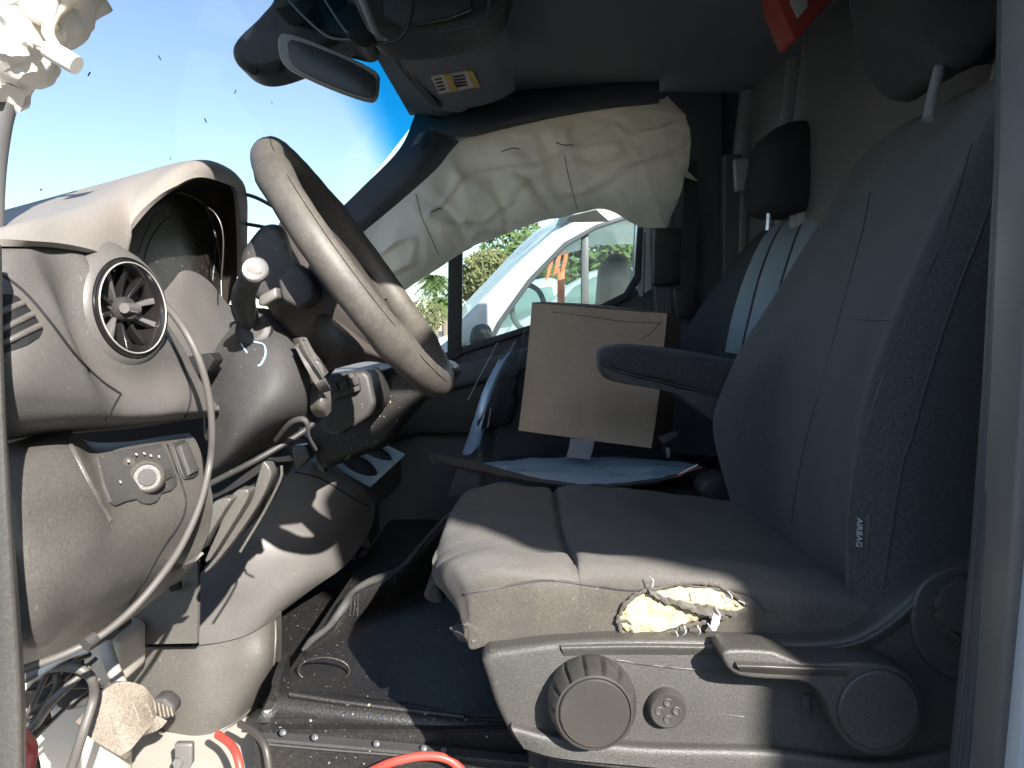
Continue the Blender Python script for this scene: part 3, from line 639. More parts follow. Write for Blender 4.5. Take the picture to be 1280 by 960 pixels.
# ================================================================= STEERING WHEEL
wc = W(-.197, 1.0, .084)
wdir = Vector((.103, 0, -.146)).normalized(); yv = Vector((0, 1, 0)); wn = Vector((-wdir.z, 0, wdir.x))   # towards the driver
wheel = thing('steering_wheel', 'worn brown steering wheel with cracked dusty rim', 'steering wheel', wc)
def wp(a, r, h=0): return wc + (wdir*math.cos(a)+yv*math.sin(a))*r + wn*h
vs = []; fs = []; NS, MS = 96, 20
for i in range(NS):
    a = 2*math.pi*i/NS
    thumb = 1+.12*math.exp(-((math.sin(a)**2-.6)/.1)**2)
    for k in range(MS):
        b = 2*math.pi*k/MS
        rr = .0185*thumb*(1+.012*math.sin(i*2.1)); vs.append(wp(a, .178+rr*math.cos(b)*.95, rr*1.08*math.sin(b)))
for i in range(NS):
    for k in range(MS):
        fs.append((i*MS+k, i*MS+(k+1) % MS, ((i+1) % NS)*MS+(k+1) % MS, ((i+1) % NS)*MS+k))
me = frm(vs, fs); recalc(me)
link('rim', me, M['wheel'], wheel, sharp=80)
tube('rim_seam', [wp(-math.pi*(.10+.8*i/30), .190, .0145) for i in range(31)], .0006, M['void'], wheel, n=1, seg=6)
# hub: bowl on the dash side, pad recess on the driver side
def hubpts(k, r, h): return [wp(2*math.pi*i/28, r*(1+.12*math.cos(4*math.pi*i/28)), h) for i in range(28)]
rings = [(.05, -.115), (.075, -.10), (.092, -.05), (.104, -.026), (.098, -.008), (.06, .0), (.02, .002)]
vs = []; fs = []
for r, h in rings: vs += hubpts(0, r, h)
for k in range(len(rings)-1):
    for i in range(28): fs.append((k*28+i, k*28+(i+1) % 28, (k+1)*28+(i+1) % 28, (k+1)*28+i))
fs.append(tuple(range(28))); fs.append(tuple((len(rings)-1)*28+i for i in range(28)))
me = frm(vs, fs); recalc(me); link('hub', me, M['hub'], wheel, sharp=50)
for a in (math.pi/2, -math.pi/2, 0):
    wv = .035 if a else .03
    d = (wdir*math.cos(a)+yv*math.sin(a)); s = d.cross(wn)
    patch('spoke', [[wc+d*.06+s*wv+wn*-.03, wc+d*.06-s*wv+wn*-.03], [wc+d*.12+s*wv*.7+wn*-.022, wc+d*.12-s*wv*.7+wn*-.022], [wc+d*.175+s*wv*.9, wc+d*.175-s*wv*.9]], M['hub'], wheel, world=True, thick=.012)
patch('hub_shroud', [[(352, 392, 1.0), (385, 372, .97), (415, 385, .96), (455, 415, .98)], [(372, 425, .98), (400, 400, .92), (435, 415, .92), (475, 440, .96)],
      [(388, 455, .98), (415, 440, .92), (450, 440, .93), (488, 452, .97)], [(408, 464, 1.02), (430, 458, .98), (460, 452, .98), (490, 456, 1.0)]], M['hub'], wheel, thick=.006)

# wires hanging across windscreen between hood and wheel
t = tube('wire', [P(294, 240, 1.12), P(320, 247, 1.1), P(350, 263, 1.06)], .0026, M['blackcable']); tag(t, 'upper black wire stretched from instrument hood to steering wheel', 'wire')
t = tube('wire', [P(294, 278, 1.13), P(320, 282, 1.1), P(350, 288, 1.06), P(370, 295, 1.05)], .0026, M['blackcable']); tag(t, 'lower black wire stretched from instrument hood behind steering wheel', 'wire')
# grey cable over dash
def hc(px, py, o, l): return hit(px, py, o, l)[0]
t = tube('hanging_cable', [P(188, 364, .83), P(207, 382, .79), P(230, 412, .77), P(249, 450, .77), P(261, 495, .78), P(265, 540, .79), P(262, 580, .80), P(250, 630, .775), P(228, 680, .745), P(200, 722, .715), P(165, 762, .69), P(125, 795, .665), P(80, 818, .645), P(25, 838, .62)], .0036, M['cable'], seg=10, n=8)
tag(t, 'long grey cable looping down over the dashboard from the round vent', 'cable')
tube('cable_clip', [P(118, 797, .66), P(106, 806, .65)], .006, M['column'], t, n=1, seg=10)

# ================================================================= CENTRE STACK / CONSOLE
cs = thing('centre_console', 'grey centre console with cup holders and switch row', 'console', W(-.35, 1.2, -.4))
slab('switch_block', [(398, 470), (455, 462), (462, 470), (470, 505), (462, 520), (425, 545), (400, 540)], 1.28, 1.45, M['dark'], cs, bev=.008)
sb = slab('button_row', [(402, 478), (440, 466), (447, 474), (450, 488), (412, 502)], 1.262, 1.279, M['column'], cs, bev=.002)
for k in range(3):
    slab('button', [(410+k*13, 481-k*4), (420+k*13, 478-k*4), (423+k*13, 488-k*4), (413+k*13, 492-k*4)], 1.257, 1.261, M['dark'], sb, bev=.001)
slab('stack_cover', [(395, 470), (500, 452), (560, 452), (575, 470), (520, 510), (480, 560), (400, 590), (380, 540)], 1.46, 1.62, M['floor'], cs, bev=.02)  # near-black material puts the shade on this cover into its colour
slab('screen', [(440, 462), (495, 448), (500, 456), (446, 474)], 1.40, 1.45, M['cup'], cs, bev=.003)
# cup tray: a sloping plate with two holes, built as a ring mesh
def tray():
    c0 = P(450, 570, 1.25)
    a, b, c, d = P(402, 571, 1.58), P(446, 537, 1.72), P(507, 568, 1.74), P(466, 606, 1.64)
    N_ = 40
    def bil(u, v): return a.lerp(b, u).lerp(d.lerp(c, u), v)
    bm = bmesh.new()
    n = (b-a).cross(d-a).normalized()
    if n.z < 0: n = -n
    grid = {}
    R = 52
    hol = [(.28, .56, .22, .36), (.76, .53, .19, .38)]
    def inside(u, v): return any(((u-hu)/ru)**2+((v-hv)/rv)**2 < 1 for hu, hv, ru, rv in hol)
    for i in range(R+1):
        for j in range(R+1):
            u, v = i/R, j/R
            # pull lattice points near a rim onto it for a clean edge
            for hu, hv, ru, rv in hol:
                q = math.hypot((u-hu)/ru, (v-hv)/rv)
                if .86 < q < 1.10: u = hu+(u-hu)/q; v = hv+(v-hv)/q
            grid[i, j] = bm.verts.new(bil(u, v))
    for i in range(R):
        for j in range(R):
            if not inside((i+.5)/R, (j+.5)/R): bm.faces.new((grid[i, j], grid[i+1, j], grid[i+1, j+1], grid[i, j+1]))
    lv = [v for v in bm.verts if not v.link_faces]; bmesh.ops.delete(bm, geom=lv, context='VERTS')
    r = bmesh.ops.extrude_face_region(bm, geom=bm.faces[:])
    bmesh.ops.translate(bm, vec=-n*.010, verts=[v for v in r['geom'] if isinstance(v, bmesh.types.BMVert)])
    bmesh.ops.recalc_face_normals(bm, faces=bm.faces)
    me = bpy.data.meshes.new('m'); bm.to_mesh(me); bm.free()
    o = link('cup_tray', me, M['cup'], cs, sharp=30)
    for hu, hv, ru, rv in hol:
        rings = []
        vs = []; fs = []
        for k, (s, dn) in enumerate(((1.04, .008), (1.0, .03), (.9, .09))):
            for i in range(28):
                an = 2*math.pi*i/28; vs.append(bil(hu+ru*s*math.cos(an), hv+rv*s*math.sin(an))-n*dn)
        for k in range(2):
            for i in range(28): fs.append((k*28+i, k*28+(i+1) % 28, (k+1)*28+(i+1) % 28, (k+1)*28+i))
        fs.append(tuple(56+i for i in range(28)))
        me = frm(vs, fs); link('cup_well', me, M['dark'], cs, sharp=40)
        for sgn in (-1, 1):
            p = bil(hu+ru*.75*sgn, hv+rv*.55)-n*.004
            prism('cup_finger', [p, p+(bil(hu+ru*1.05*sgn, hv+rv*.3)-p), bil(hu+ru*sgn, hv+rv*.8)-n*.004], -n*.006, M['cup'], o, bev=.001)
    # body skirt below the tray
    dn = Vector((0, 0, -.06))
    prism('tray_skirt', [a-n*.014, b-n*.014, c-n*.014, d-n*.014], dn, M['dark'], cs, bev=.004)
tray()
con = patch('console_side', [
    [(368, 578, 1.570), (402, 572, 1.600), (442, 597, 1.630), (460, 608, 1.680)],
    [(362, 590, 1.540), (400, 584, 1.560), (444, 612, 1.600), (466, 620, 1.660)],
    [(335, 620, 1.520), (378, 622, 1.540), (428, 640, 1.580), (468, 646, 1.660)],
    [(300, 665, 1.500), (348, 672, 1.520), (400, 682, 1.560), (455, 676, 1.650)],
    [(252, 715, 1.438), (302, 725, 1.445), (362, 725, 1.485), (430, 708, 1.607)],
    [(248, 760, 1.371), (290, 760, 1.391), (338, 755, 1.437), (392, 735, 1.553)],
    [(249, 806, 1.312), (285, 801, 1.339), (322, 789, 1.394), (354, 764, 1.506)]], M['dash'], cs, thick=.006, nu=8, nv=8)
line_on('groove', [(368, 590), (400, 598), (440, 622), (462, 634)], con, .0015, M['void'], cs, lift=-.0003, default=1.0)
slab('clip', [(364, 558), (382, 556), (388, 572), (372, 588), (366, 576)], 1.42, 1.45, M['knee'], cs, bev=.003)
slab('clip', [(392, 566), (406, 574), (406, 592), (396, 586)], 1.48, 1.50, M['dash'], cs, bev=.003)
lc = patch('lower_cover', [
    [(147, 810, 1.150), (200, 809, 1.135), (249, 808, 1.127), (300, 798, 1.150), (335, 780, 1.180), (352, 764, 1.240)],
    [(149, 850, 1.150), (200, 850, 1.130), (250, 850, 1.122), (300, 843, 1.145), (335, 826, 1.170), (352, 808, 1.240)],
    [(170, 890, 1.150), (210, 895, 1.130), (250, 895, 1.122), (296, 885, 1.145), (328, 866, 1.200), (350, 838, 1.240)],
    [(190, 925, 1.160), (218, 932, 1.145), (250, 934, 1.135), (282, 922, 1.160), (312, 900, 1.210), (345, 855, 1.240)]], M['knee'], cs, thick=.006, nu=8, nv=8)
line_on('cover_rib', [(344, 776), (344, 800), (342, 832)], lc, .002, M['knee'], cs, default=1.04)
line_on('cover_rib', [(202, 920), (250, 922), (290, 905), (315, 885)], lc, .002, M['knee'], cs, default=.95)
patch('upper_cover', [[(150, 770, 1.130), (200, 730, 1.110), (247, 700, 1.100)], [(150, 790, 1.110), (200, 780, 1.095), (247, 765, 1.085)], [(147, 806, 1.105), (200, 805, 1.090), (246, 804, 1.080)]], M['knee'], cs, thick=.006)
slab('square_hole', [(210, 735), (224, 728), (224, 738), (214, 740)], 1.08, 1.09, M['void'], cs, bev=.001)
bk = slab('foot_bracket', [(217, 930), (240, 930), (240, 955), (228, 975), (210, 975), (218, 955)], .915, .925, M['silver'], cs, bev=.003)
lathe('bolt', P(223, 953, .914), (0, -1, .2), [(.007, 0), (.006, .004), (.002, .004)], M['silver'], bk, seg=6)
box('console_base', W(-.55, 1.66, -.50), W(-.32, 1.86, -.32), M['dark'], cs, bev=.03)

# ================================================================= FLOOR DETAILS
mat_ = thing('floor_mat', 'black moulded floor mat with raised lip beside the sill', 'floor mat', W(-.2, 1.2, -.5))
patch('mat_lip', [[(332, 903, .99), (420, 912, .985), (520, 922, .98), (650, 935, .975)], [(345, 880, .995), (430, 893, .985), (520, 902, .98), (650, 915, .975)],
      [(352, 862, 1.02), (430, 872, 1.01), (520, 882, 1.005), (650, 896, 1.0)], [(362, 862, 1.08), (430, 866, 1.07), (520, 876, 1.07), (650, 888, 1.07)]], M['floor'], mat_, thick=.01)
patch('mat_corner', [[(328, 905, .985), (345, 878, .99)], [(345, 872, 1.0), (353, 840, 1.05)], [(362, 850, 1.08), (362, 815, 1.15)]], M['floor'], mat_, thick=.01)
tube('mat_bead', [P(362, 868, 1.0), P(430, 878, .995), P(520, 889, .99), P(580, 896, .985)], .004, M['floor'], mat_)
tube('mat_bead', [P(440, 845, 1.12), P(500, 855, 1.12), P(565, 866, 1.12)], .0025, M['floor'], mat_)
tube('mat_ring', [P(405+32*math.cos(a), 838+16*math.sin(a), 1.10) for a in [k*2*math.pi/16 for k in range(16)]], .002, M['floor'], mat_, closed=True)
sl_ = thing('door_sill', 'dark door sill with row of screws under the mat', 'sill', W(0, .97, -.55))
patch('sill_strip', [[(318, 912, .97), (420, 921, .965), (520, 930, .96), (660, 944, .955)], [(318, 922, .95), (420, 931, .945), (520, 940, .94), (660, 954, .935)]], M['column'], sl_, thick=.004)
patch('sill_face', [[(318, 924, .95), (420, 933, .945), (520, 942, .94), (660, 955, .935)], [(318, 1010, .95), (420, 1010, .945), (520, 1010, .94), (660, 1010, .935)]], M['floor'], sl_, thick=.01)
tube('sill_bead', [P(330, 930, .945), P(420, 938, .94), P(520, 946, .935)], .0015, M['column'], sl_)
for a, b in ((354, 916), (394, 922), (471, 930), (530, 936), (555, 938)):
    lathe('screw', P(a, b, .945), (0, -.8, .6), [(.0045, 0), (.004, .003), (.002, .004)], M['seal2'], sl_, seg=12)
ce = patch('torn_carpet', [
    [(640, 606, 1.75), (600, 622, 1.70), (560, 648, 1.62), (520, 690, 1.50), (480, 722, 1.42), (445, 738, 1.36), (425, 765, 1.30), (408, 790, 1.26), (378, 812, 1.2)],
    [(645, 610, 1.73), (606, 628, 1.68), (566, 655, 1.60), (525, 698, 1.48), (486, 731, 1.40), (452, 748, 1.34), (432, 776, 1.28), (414, 798, 1.24), (382, 815, 1.18)],
    [(660, 640, 1.80), (620, 660, 1.75), (590, 700, 1.66), (550, 750, 1.56), (520, 780, 1.5), (490, 800, 1.42), (460, 820, 1.36), (430, 830, 1.3), (390, 826, 1.22)]], M['floor'], thick=.006, disp=lambda p, u, v: Vector((0, 0, nz(p, 30, 2)*.006)))
tag(ce, 'curling torn edge of the black floor carpet between console and seat', 'carpet')
tube('frayed_edge', [P(640, 604, 1.74), P(600, 620, 1.69), P(560, 646, 1.61), P(520, 689, 1.49), P(500, 712, 1.45), P(478, 722, 1.42), P(460, 728, 1.38), P(441, 740, 1.34), P(432, 755, 1.3), P(420, 772, 1.28), P(408, 786, 1.25), P(390, 800, 1.22), P(380, 812, 1.19)], [.003, .004, .006, .004, .006, .009, .007, .005, .008, .007, .005, .006, .004], M['column'], ce)
for a in range(4):
    tube('loose_thread', [P(436+a*4, 752-a*3, 1.30), P(432+a*5, 770, 1.29)], .0004, M['seal2'], ce, n=1, seg=5)
t = tube('cross_tube', [P(560, 930, 1.0), P(600, 905, 1.02), P(650, 870, 1.05)], .014, M['floor'], seg=14); tag(t, 'black round tube running under the front of the driver seat', 'tube')

# pedals and loose wires
pd = thing('brake_pedal', 'wide dusty brake pedal with crosshatched rubber pad', 'pedal', P(150, 900, .9))
pp = patch('pedal_pad', [[(104, 908, .84), (118, 876, .85), (146, 853, .87), (178, 857, .89), (193, 874, .905)],
      [(112, 922, .845), (135, 895, .85), (160, 880, .87), (185, 885, .89), (197, 888, .91)], [(150, 945, .83), (164, 936, .835), (176, 922, .85), (188, 908, .87), (196, 894, .89)]], M['pedal'], pd, thick=.014)
for k in range(5):
    line_on('tread', [(118+k*16, 874-k*2+12), (130+k*15, 925-k*7)], pp, .0011, M['pedal'], pd, lift=.0006, n=3, default=.86)
    line_on('tread', [(112+k*9, 905+k*7-14), (182+k*2, 868+k*8)], pp, .0011, M['pedal'], pd, lift=.0006, n=3, default=.86)
    line_on('tread', [(116+k*15, 920-k*3), (135+k*13, 868+k*4)], pp, .0009, M['pedal'], pd, lift=.0006, n=3, default=.86)
tube('pedal_arm', [P(160, 880, .90), P(130, 800, .98), P(120, 700, 1.0)], .009, M['dirtypaint'], pd)
ac = thing('accelerator_pedal', 'small ribbed accelerator pedal right of the brake pedal', 'pedal', P(205, 890, .93))
ap_ = slab('pedal_pad', [(190, 874), (205, 873), (217, 884), (217, 893), (208, 901), (194, 897)], .905, .93, M['column'], ac, bev=.004)
for k in range(5): tube('rib', [P(193+k*5, 877+k*1.5, .903), P(196+k*5, 897-k*.5, .903)], .0013, M['pedal'], ac, n=1)
fr = slab('footrest', [(66, 885), (80, 855), (98, 846), (112, 868), (108, 885), (84, 890)], .90, .93, M['column'], bev=.006); tag(fr, 'speckled dark foot rest left of the brake pedal', 'footrest')
fb = slab('painted_bracket', [(30, 900), (60, 885), (130, 872), (150, 960), (150, 1000), (20, 1000)], 1.0, 1.04, M['dirtypaint'], bev=.01); tag(fb, 'dirty cream painted metal bracket behind the brake pedal', 'bracket')
fb2 = slab('pedal_bracket', [(110, 790), (150, 800), (150, 860), (120, 865), (100, 830)], 1.02, 1.1, M['dirtypaint'], bev=.01); tag(fb2, 'cream painted bracket hanging above the brake pedal', 'bracket')
wires = [([(25, 850), (60, 836), (95, 835), (114, 848), (117, 872), (104, 915), (88, 965)], .80, .0052, 'cable', 'thick grey hose arching over beside the brake pedal'),
         ([(20, 870), (45, 845), (80, 822), (110, 812)], .80, .004, 'whitebag', 'white wire at the end of the loose bundle under the dash'),
         ([(28, 915), (50, 890), (70, 862), (72, 838), (95, 815)], .82, .004, 'blackcable', 'black wire hanging in the loose bundle under the dash'),
         ([(22, 920), (45, 905), (62, 880), (85, 858), (112, 832)], .81, .0045, 'cable', 'pale grey wire crossing the loose bundle under the dash'),
         ([(35, 965), (40, 935), (28, 915)], .78, .006, 'redcable', 'short reddish wire end in the lower left corner'),
         ([(48, 990), (44, 950), (30, 935), (22, 920)], .80, .004, 'blackcable', 'black wire dropping into the lower left corner'),
         ([(30, 860), (60, 852), (90, 822), (140, 790)], .83, .005, 'blackcable', 'upper black wire running under the knee panel')]
for pts, y, r, m, lab in wires:
    tag(tube('wire', [P(a, b, y+.01*math.sin(k*2)) for k, (a, b) in enumerate(pts)], r, M[m], seg=8), lab, 'wire')
random.seed(11)
for k in range(7):
    x0, y0 = random.uniform(24, 34), random.uniform(850, 940); x1, y1 = random.uniform(70, 125), random.uniform(790, 860)
    mx_, my_ = (x0+x1)/2+random.uniform(-14, 14), (y0+y1)/2+random.uniform(-22, 18); yy = .83+.01*k
    tag(tube('wire', [P(x0, y0, yy), P(mx_, my_, yy-.01), P(x1, y1, yy+.02)], random.uniform(.0022, .0035), M[('blackcable', 'cable', 'blackcable', 'dark')[k % 4]], seg=7), 'thin dark wire in the tangle hanging under the dashboard', 'wire', 'tangled wires under the dashboard')
for a, b, w_, h_, lab in ((40, 868, 22, 14, 'wide black plug in the middle of the wire tangle'), (58, 846, 16, 12, 'small black plug topmost in the wire tangle'), (30, 905, 14, 20, 'tall black plug lowest in the wire tangle')):
    tag(slab('wire_connector', [(a, b), (a+w_, b-5), (a+w_+3, b+h_-5), (a+3, b+h_)], .85, .88, M['dark'], bev=.002), lab, 'connector', 'plugs in the wire tangle')
cn = slab('wire_connector', [(120, 790), (146, 780), (150, 790), (140, 800), (110, 806)], .80, .83, M['column'], bev=.003); tag(cn, 'grey wire connector hanging below the knee panel', 'connector')
for pts, r, m, lab in (([(272, 918, .95), (288, 930, .93), (298, 950, .91), (303, 985, .90)], .0052, 'redcable', 'short red cable dropping over the sill below the console'),
                    ([(455, 968, .93), (490, 953, .92), (530, 945, .92), (562, 950, .92), (585, 972, .92)], .0055, 'redcable', 'red cable arching over the sill at the bottom centre'),
                    ([(300, 905, .97), (318, 915, .95), (332, 935, .93), (338, 975, .92)], .0048, 'blackcable', 'black cable beside the short red cable on the sill')):
    tag(tube('cable', [P(*p) for p in pts], r, M[m], seg=12), lab, 'cable')

# ================================================================= DRIVER SEAT
ds = thing('driver_seat', 'dark driver seat with torn cushion showing yellow foam', 'seat', W(.15, 1.0, -.5))
# cushion
def sec(x, dz, narrow=0, bot=-.37, crease=0, nb=0):
    ys = [.80, .775, .766, .768, .785, .83, .88, .94, 1.0, 1.08, 1.16, 1.22, 1.262, 1.27, 1.262]
    zs = [bot, bot+.01, -.315, -.268, -.246, -.240, -.252, -.262, -.264, -.262, -.252, -.240, -.262, -.30, -.36]
    out = []
    for k, (y, z) in enumerate(zip(ys, zs)):
        yy = 1.02 + (y-1.02)*(1-narrow)
        fx = .052*min(1, abs(yy-1.03)/.26)**3 if x < 0 else 0
        zz = z+dz if k not in (0, 1) else max(bot, z+dz*.6)
        zz = max(zz, bot + .003*min(k, 14-k))
        if crease and 5 <= k <= 11: zz -= crease
        out.append(W(x + fx*(-x/.108 if x > -.09 else 1), yy, zz))
    return out
rows = [sec(-.066, -.060, .05, -.306), sec(-.090, -.050, .03, -.308), sec(-.101, -.034, .015, -.310), sec(-.098, -.016, .008, -.315), sec(-.078, -.004, bot=-.325), sec(-.03, .004, bot=-.34), sec(.03, 0), sec(.058, -.002),
        sec(.068, -.003, crease=.008), sec(.080, -.001), sec(.15, -.002), sec(.22, -.008), sec(.30, -.018), sec(.40, -.03)]
def cw(p, u, v):
    return Vector((0, nz(p, 18, 4)*.003, nz((p[0]*1.2, p[1]*.8, p[2]), 16, 2)*.005 + nz((p[0]*.5, p[1]*2, p[2]), 35, 6)*.0015))
cu = patch('cushion', rows, M['fabric'], ds, world=True, thick=.01, nu=7, nv=7, disp=cw, sharp=85)
# piping lines on the near side
line_on('piping', [(582, 742), (620, 735), (680, 726), (740, 732), (790, 738), (850, 733), (930, 742), (957, 765)], cu, .0014, M['column'], ds, lift=.0006, default=.766)
tube('piping', [W(.070, y, z) for y, z in ((.79, -.249), (.83, -.2465), (.88, -.2585), (.94, -.270), (1.0, -.272), (1.1, -.270), (1.2, -.2465))], .0010, M['column'], ds, n=4)
# front lip of loose cover and plastic beneath
slab('front_bracket', [(528, 748), (538, 720), (548, 728), (556, 756), (540, 755)], .98, 1.05, M['column'], ds, bev=.006)
slab('adjust_tab', [(570, 788), (577, 786), (580, 800), (572, 802)], .90, .94, M['shell'], ds, bev=.002)
# side shell
shell = slab('side_shell', [(603, 819), (640, 811), (700, 803), (780, 800), (870, 800), (960, 803), (1020, 803), (1065, 796), (1100, 778), (1135, 748), (1170, 722), (1210, 702), (1260, 696), (1330, 700),
        (1330, 1000), (980, 985), (800, 968), (700, 955), (662, 944), (640, 922), (622, 888), (610, 852)], .742, .83, M['shell'], ds, bev=.009, seg=4, smooth_n=3)
# lower flange and rim of the shell
patch('shell_flange', [[(640, 902, .7415), (700, 917, .7405), (800, 927, .7405), (960, 932, .7405), (1060, 945, .7405), (1120, 945, .7405), (1180, 930, .7405)],
      [(640, 912, .733), (700, 925, .731), (800, 936, .729), (960, 942, .728), (1060, 955, .728), (1120, 957, .728), (1190, 945, .728)],
      [(655, 936, .734), (700, 948, .728), (800, 958, .726), (960, 972, .726), (1060, 990, .726), (1120, 995, .726), (1200, 995, .726)]], M['shell'], ds, thick=.006)
patch('shell_ridge', [[(700, 806, .7415), (800, 804, .741), (930, 806, .7405), (1020, 807, .7405), (1070, 799, .7405), (1110, 776, .7405), (1150, 742, .7405), (1200, 712, .7405)],
      [(702, 811, .7385), (800, 809, .737), (930, 811, .736), (1022, 812, .736), (1074, 804, .736), (1115, 781, .736), (1156, 747, .736), (1206, 717, .7405)],
      [(705, 820, .7415), (800, 818, .741), (930, 819, .7405), (1025, 820, .7405), (1080, 812, .7405), (1122, 788, .7405), (1162, 754, .7405), (1212, 723, .7405)]], M['shell'], ds, thick=.004)
line_on('shell_line', [(770, 825), (820, 832), (880, 838), (905, 838)], shell, .0012, M['shell'], ds, lift=.0, default=.742)
for pts in ([(668, 858), (700, 852), (722, 853)], [(690, 905), (705, 898)], [(880, 900), (902, 893), (930, 896)], [(800, 845), (812, 852)]):
    line_on('scratch', pts, shell, .0004, M['knee'], ds, default=.742)
# big round knob
kc = P(738, 868, .742)
def scal(n_, amp, ks):
    return lambda a, k: 1-(amp*max(0, math.cos(n_*a))**6 if k in ks else 0)
kb = lathe('height_knob', kc, (0, -1, 0), [(.040, -.002), (.0425, .004), (.0435, .012), (.0425, .022), (.0400, .032), (.0365, .038), (.0345, .0385), (.0335, .0365)], M['knob'], ds, seg=140, mod=scal(14, .10, (2, 3, 4)), roll=.1)
lathe('knob_face', kc+Vector((0, -.0362, 0)), (0, -1, 0), [(.0332, 0), (.0332, .003), (.032, .0042), (.010, .0046)], M['knob'], kb, seg=64)
# four way switch
sc_ = P(832, 882, .742)
sw4 = lathe('lumbar_switch', sc_, (0, -1, 0), [(.0190, -.002), (.0195, .003), (.0185, .009), (.0165, .0115), (.006, .010)], M['knob'], ds, seg=48)
for dx, dz in ((0, .0085), (0, -.0085), (.0085, 0), (-.0085, 0)):
    p = sc_+Vector((dx, -.0105, dz))
    lathe('switch_dimple', p, (0, -1, 0), [(.0042, -.002), (.0042, .0010), (.0036, .0013), (.0026, .0002), (.001, .0)], M['shell'], sw4, seg=20)
# recliner lever
lv = slab('recliner_lever', [(902, 819), (912, 812), (966, 814), (1003, 829), (1050, 829), (1098, 830), (1135, 842), (1154, 872), (1152, 908), (1132, 936), (1098, 946), (1066, 936), (1046, 912), (1034, 882), (1020, 862), (998, 852), (960, 850), (925, 846), (910, 836)], .700, .741, M['shell'], ds, bev=.010, seg=4, smooth_n=2)
patch('lever_grip', [[(918, 826, .700), (960, 828, .698), (1003, 831, .6985), (1060, 833, .6995)], [(922, 833, .694), (962, 834, .692), (1003, 836, .694), (1060, 838, .698)], [(926, 840, .700), (964, 842, .698), (1003, 844, .699), (1060, 846, .6995)]], M['knob'], lv, thick=.005)
lathe('lever_cap', P(1097, 886, .6985), (0, -1, 0), [(.0375, -.004), (.0375, .002), (.036, .0038), (.010, .0042)], M['shell'], lv, seg=56)
slab('screw_cover', [(1003, 868), (1014, 868), (1014, 898), (1003, 898)], .7395, .742, M['shell'], ds, bev=.001)
# second knob (partly behind the pillar)
k2 = lathe('backrest_knob', P(1205, 758, .744), (-.1, -1, .05), [(.032, -.02), (.036, .0), (.036, .018), (.032, .024), (.027, .025), (.026, .022)], M['knob'], ds, seg=100, mod=scal(12, .12, (1, 2, 3)))
lathe('knob_face', P(1206, 758, .7225), (-.1, -1, .05), [(.0255, -.003), (.025, .0025), (.010, .003)], M['shell'], k2, seg=48)
slab('backrest_bracket', [(1140, 780), (1150, 735), (1185, 712), (1250, 700), (1290, 720), (1290, 870), (1220, 860), (1160, 830)], .735, .742, M['shell'], ds, bev=.004, smooth_n=3)

# backrest
def brow(z, xw, xc, xe, ytop=0, deep=.12):
    n = ytop
    def Y(y): return 1.01+(y-1.01)*(1-n)
    return [W(xe+deep, Y(1.24), z), W(xe+deep*.4, Y(1.262), z), W(xw+.025, Y(1.255), z), W(xw, Y(1.225), z), W(xw+.012, Y(1.16), z), W(xc, Y(1.09), z), W(xc+.006, Y(1.0), z), W(xc, Y(.90), z), W((xc+xe)/2-.006, Y(.845), z), W(xe-.028, Y(.80), z), W(xe-.006, Y(.772), z), W(xe+.02, Y(.762), z), W(xe+deep*.5, Y(.764), z), W(xe+deep, Y(.775), z)]
rows = [brow(-.40, .40, .42, .40), brow(-.33, .372, .398, .388), brow(-.26, .352, .388, .384), brow(-.19, .330, .380, .382), brow(-.13, .324, .378, .386), brow(-.06, .346, .388, .398), brow(.0, .376, .404, .418), brow(.06, .412, .428, .441),
        brow(.12, .448, .455, .466), brow(.18, .484, .49, .494), brow(.235, .515, .515, .520, .03), brow(.275, .538, .54, .545, .10), brow(.305, .570, .57, .575, .22, .10), brow(.325, .605, .605, .61, .36, .08), brow(.332, .65, .65, .65, .50, .05)]
def bw(p, u, v): return Vector((nz((p[0], p[1]*.8, p[2]*.8), 12, 7)*.005, 0, 0))
bk_ = patch('backrest', rows, M['fabricback'], ds, world=True, thick=.01, nu=7, nv=6, disp=bw, sharp=85)
line_on('seam', [(1066, 750), (1063, 669), (1067, 606), (1084, 530), (1111, 450), (1145, 375), (1172, 315), (1195, 250), (1215, 180)], bk_, .0012, M['dark'], ds, lift=-.0006, default=.82)
line_on('seam', [(989, 655), (999, 590), (1010, 540), (1030, 469), (1055, 375), (1078, 290), (1088, 240)], bk_, .0012, M['dark'], ds, lift=-.0006, default=1.0)
line_on('seam', [(1053, 396), (1090, 400), (1135, 398)], bk_, .0013, M['dark'], ds, lift=-.0003, default=1.0)
line_on('seam', [(1104, 735), (1118, 640), (1128, 580), (1139, 548), (1161, 469), (1192, 375), (1217, 312), (1245, 235)], bk_, .0014, M['fabricback'], ds, lift=.0004, default=.77)
tg, n = plate('airbag_tag', [(1062, 646), (1088, 642), (1086, 688), (1062, 690)], bk_, M['dark'], ds, .0012, th=.002, bev=.0004)
hp, hn = hit(1074, 665, bk_, .0018)
dn = Vector((0, 0, -1)); dn = (dn - hn*dn.dot(hn)).normalized()
text_mesh('airbag_lettering', 'AIRBAG', hp + Vector((0, -.002, 0)), dn + Vector((.02, 0, 0)), hn.cross(dn), .0088, M['white_ink'], tg)
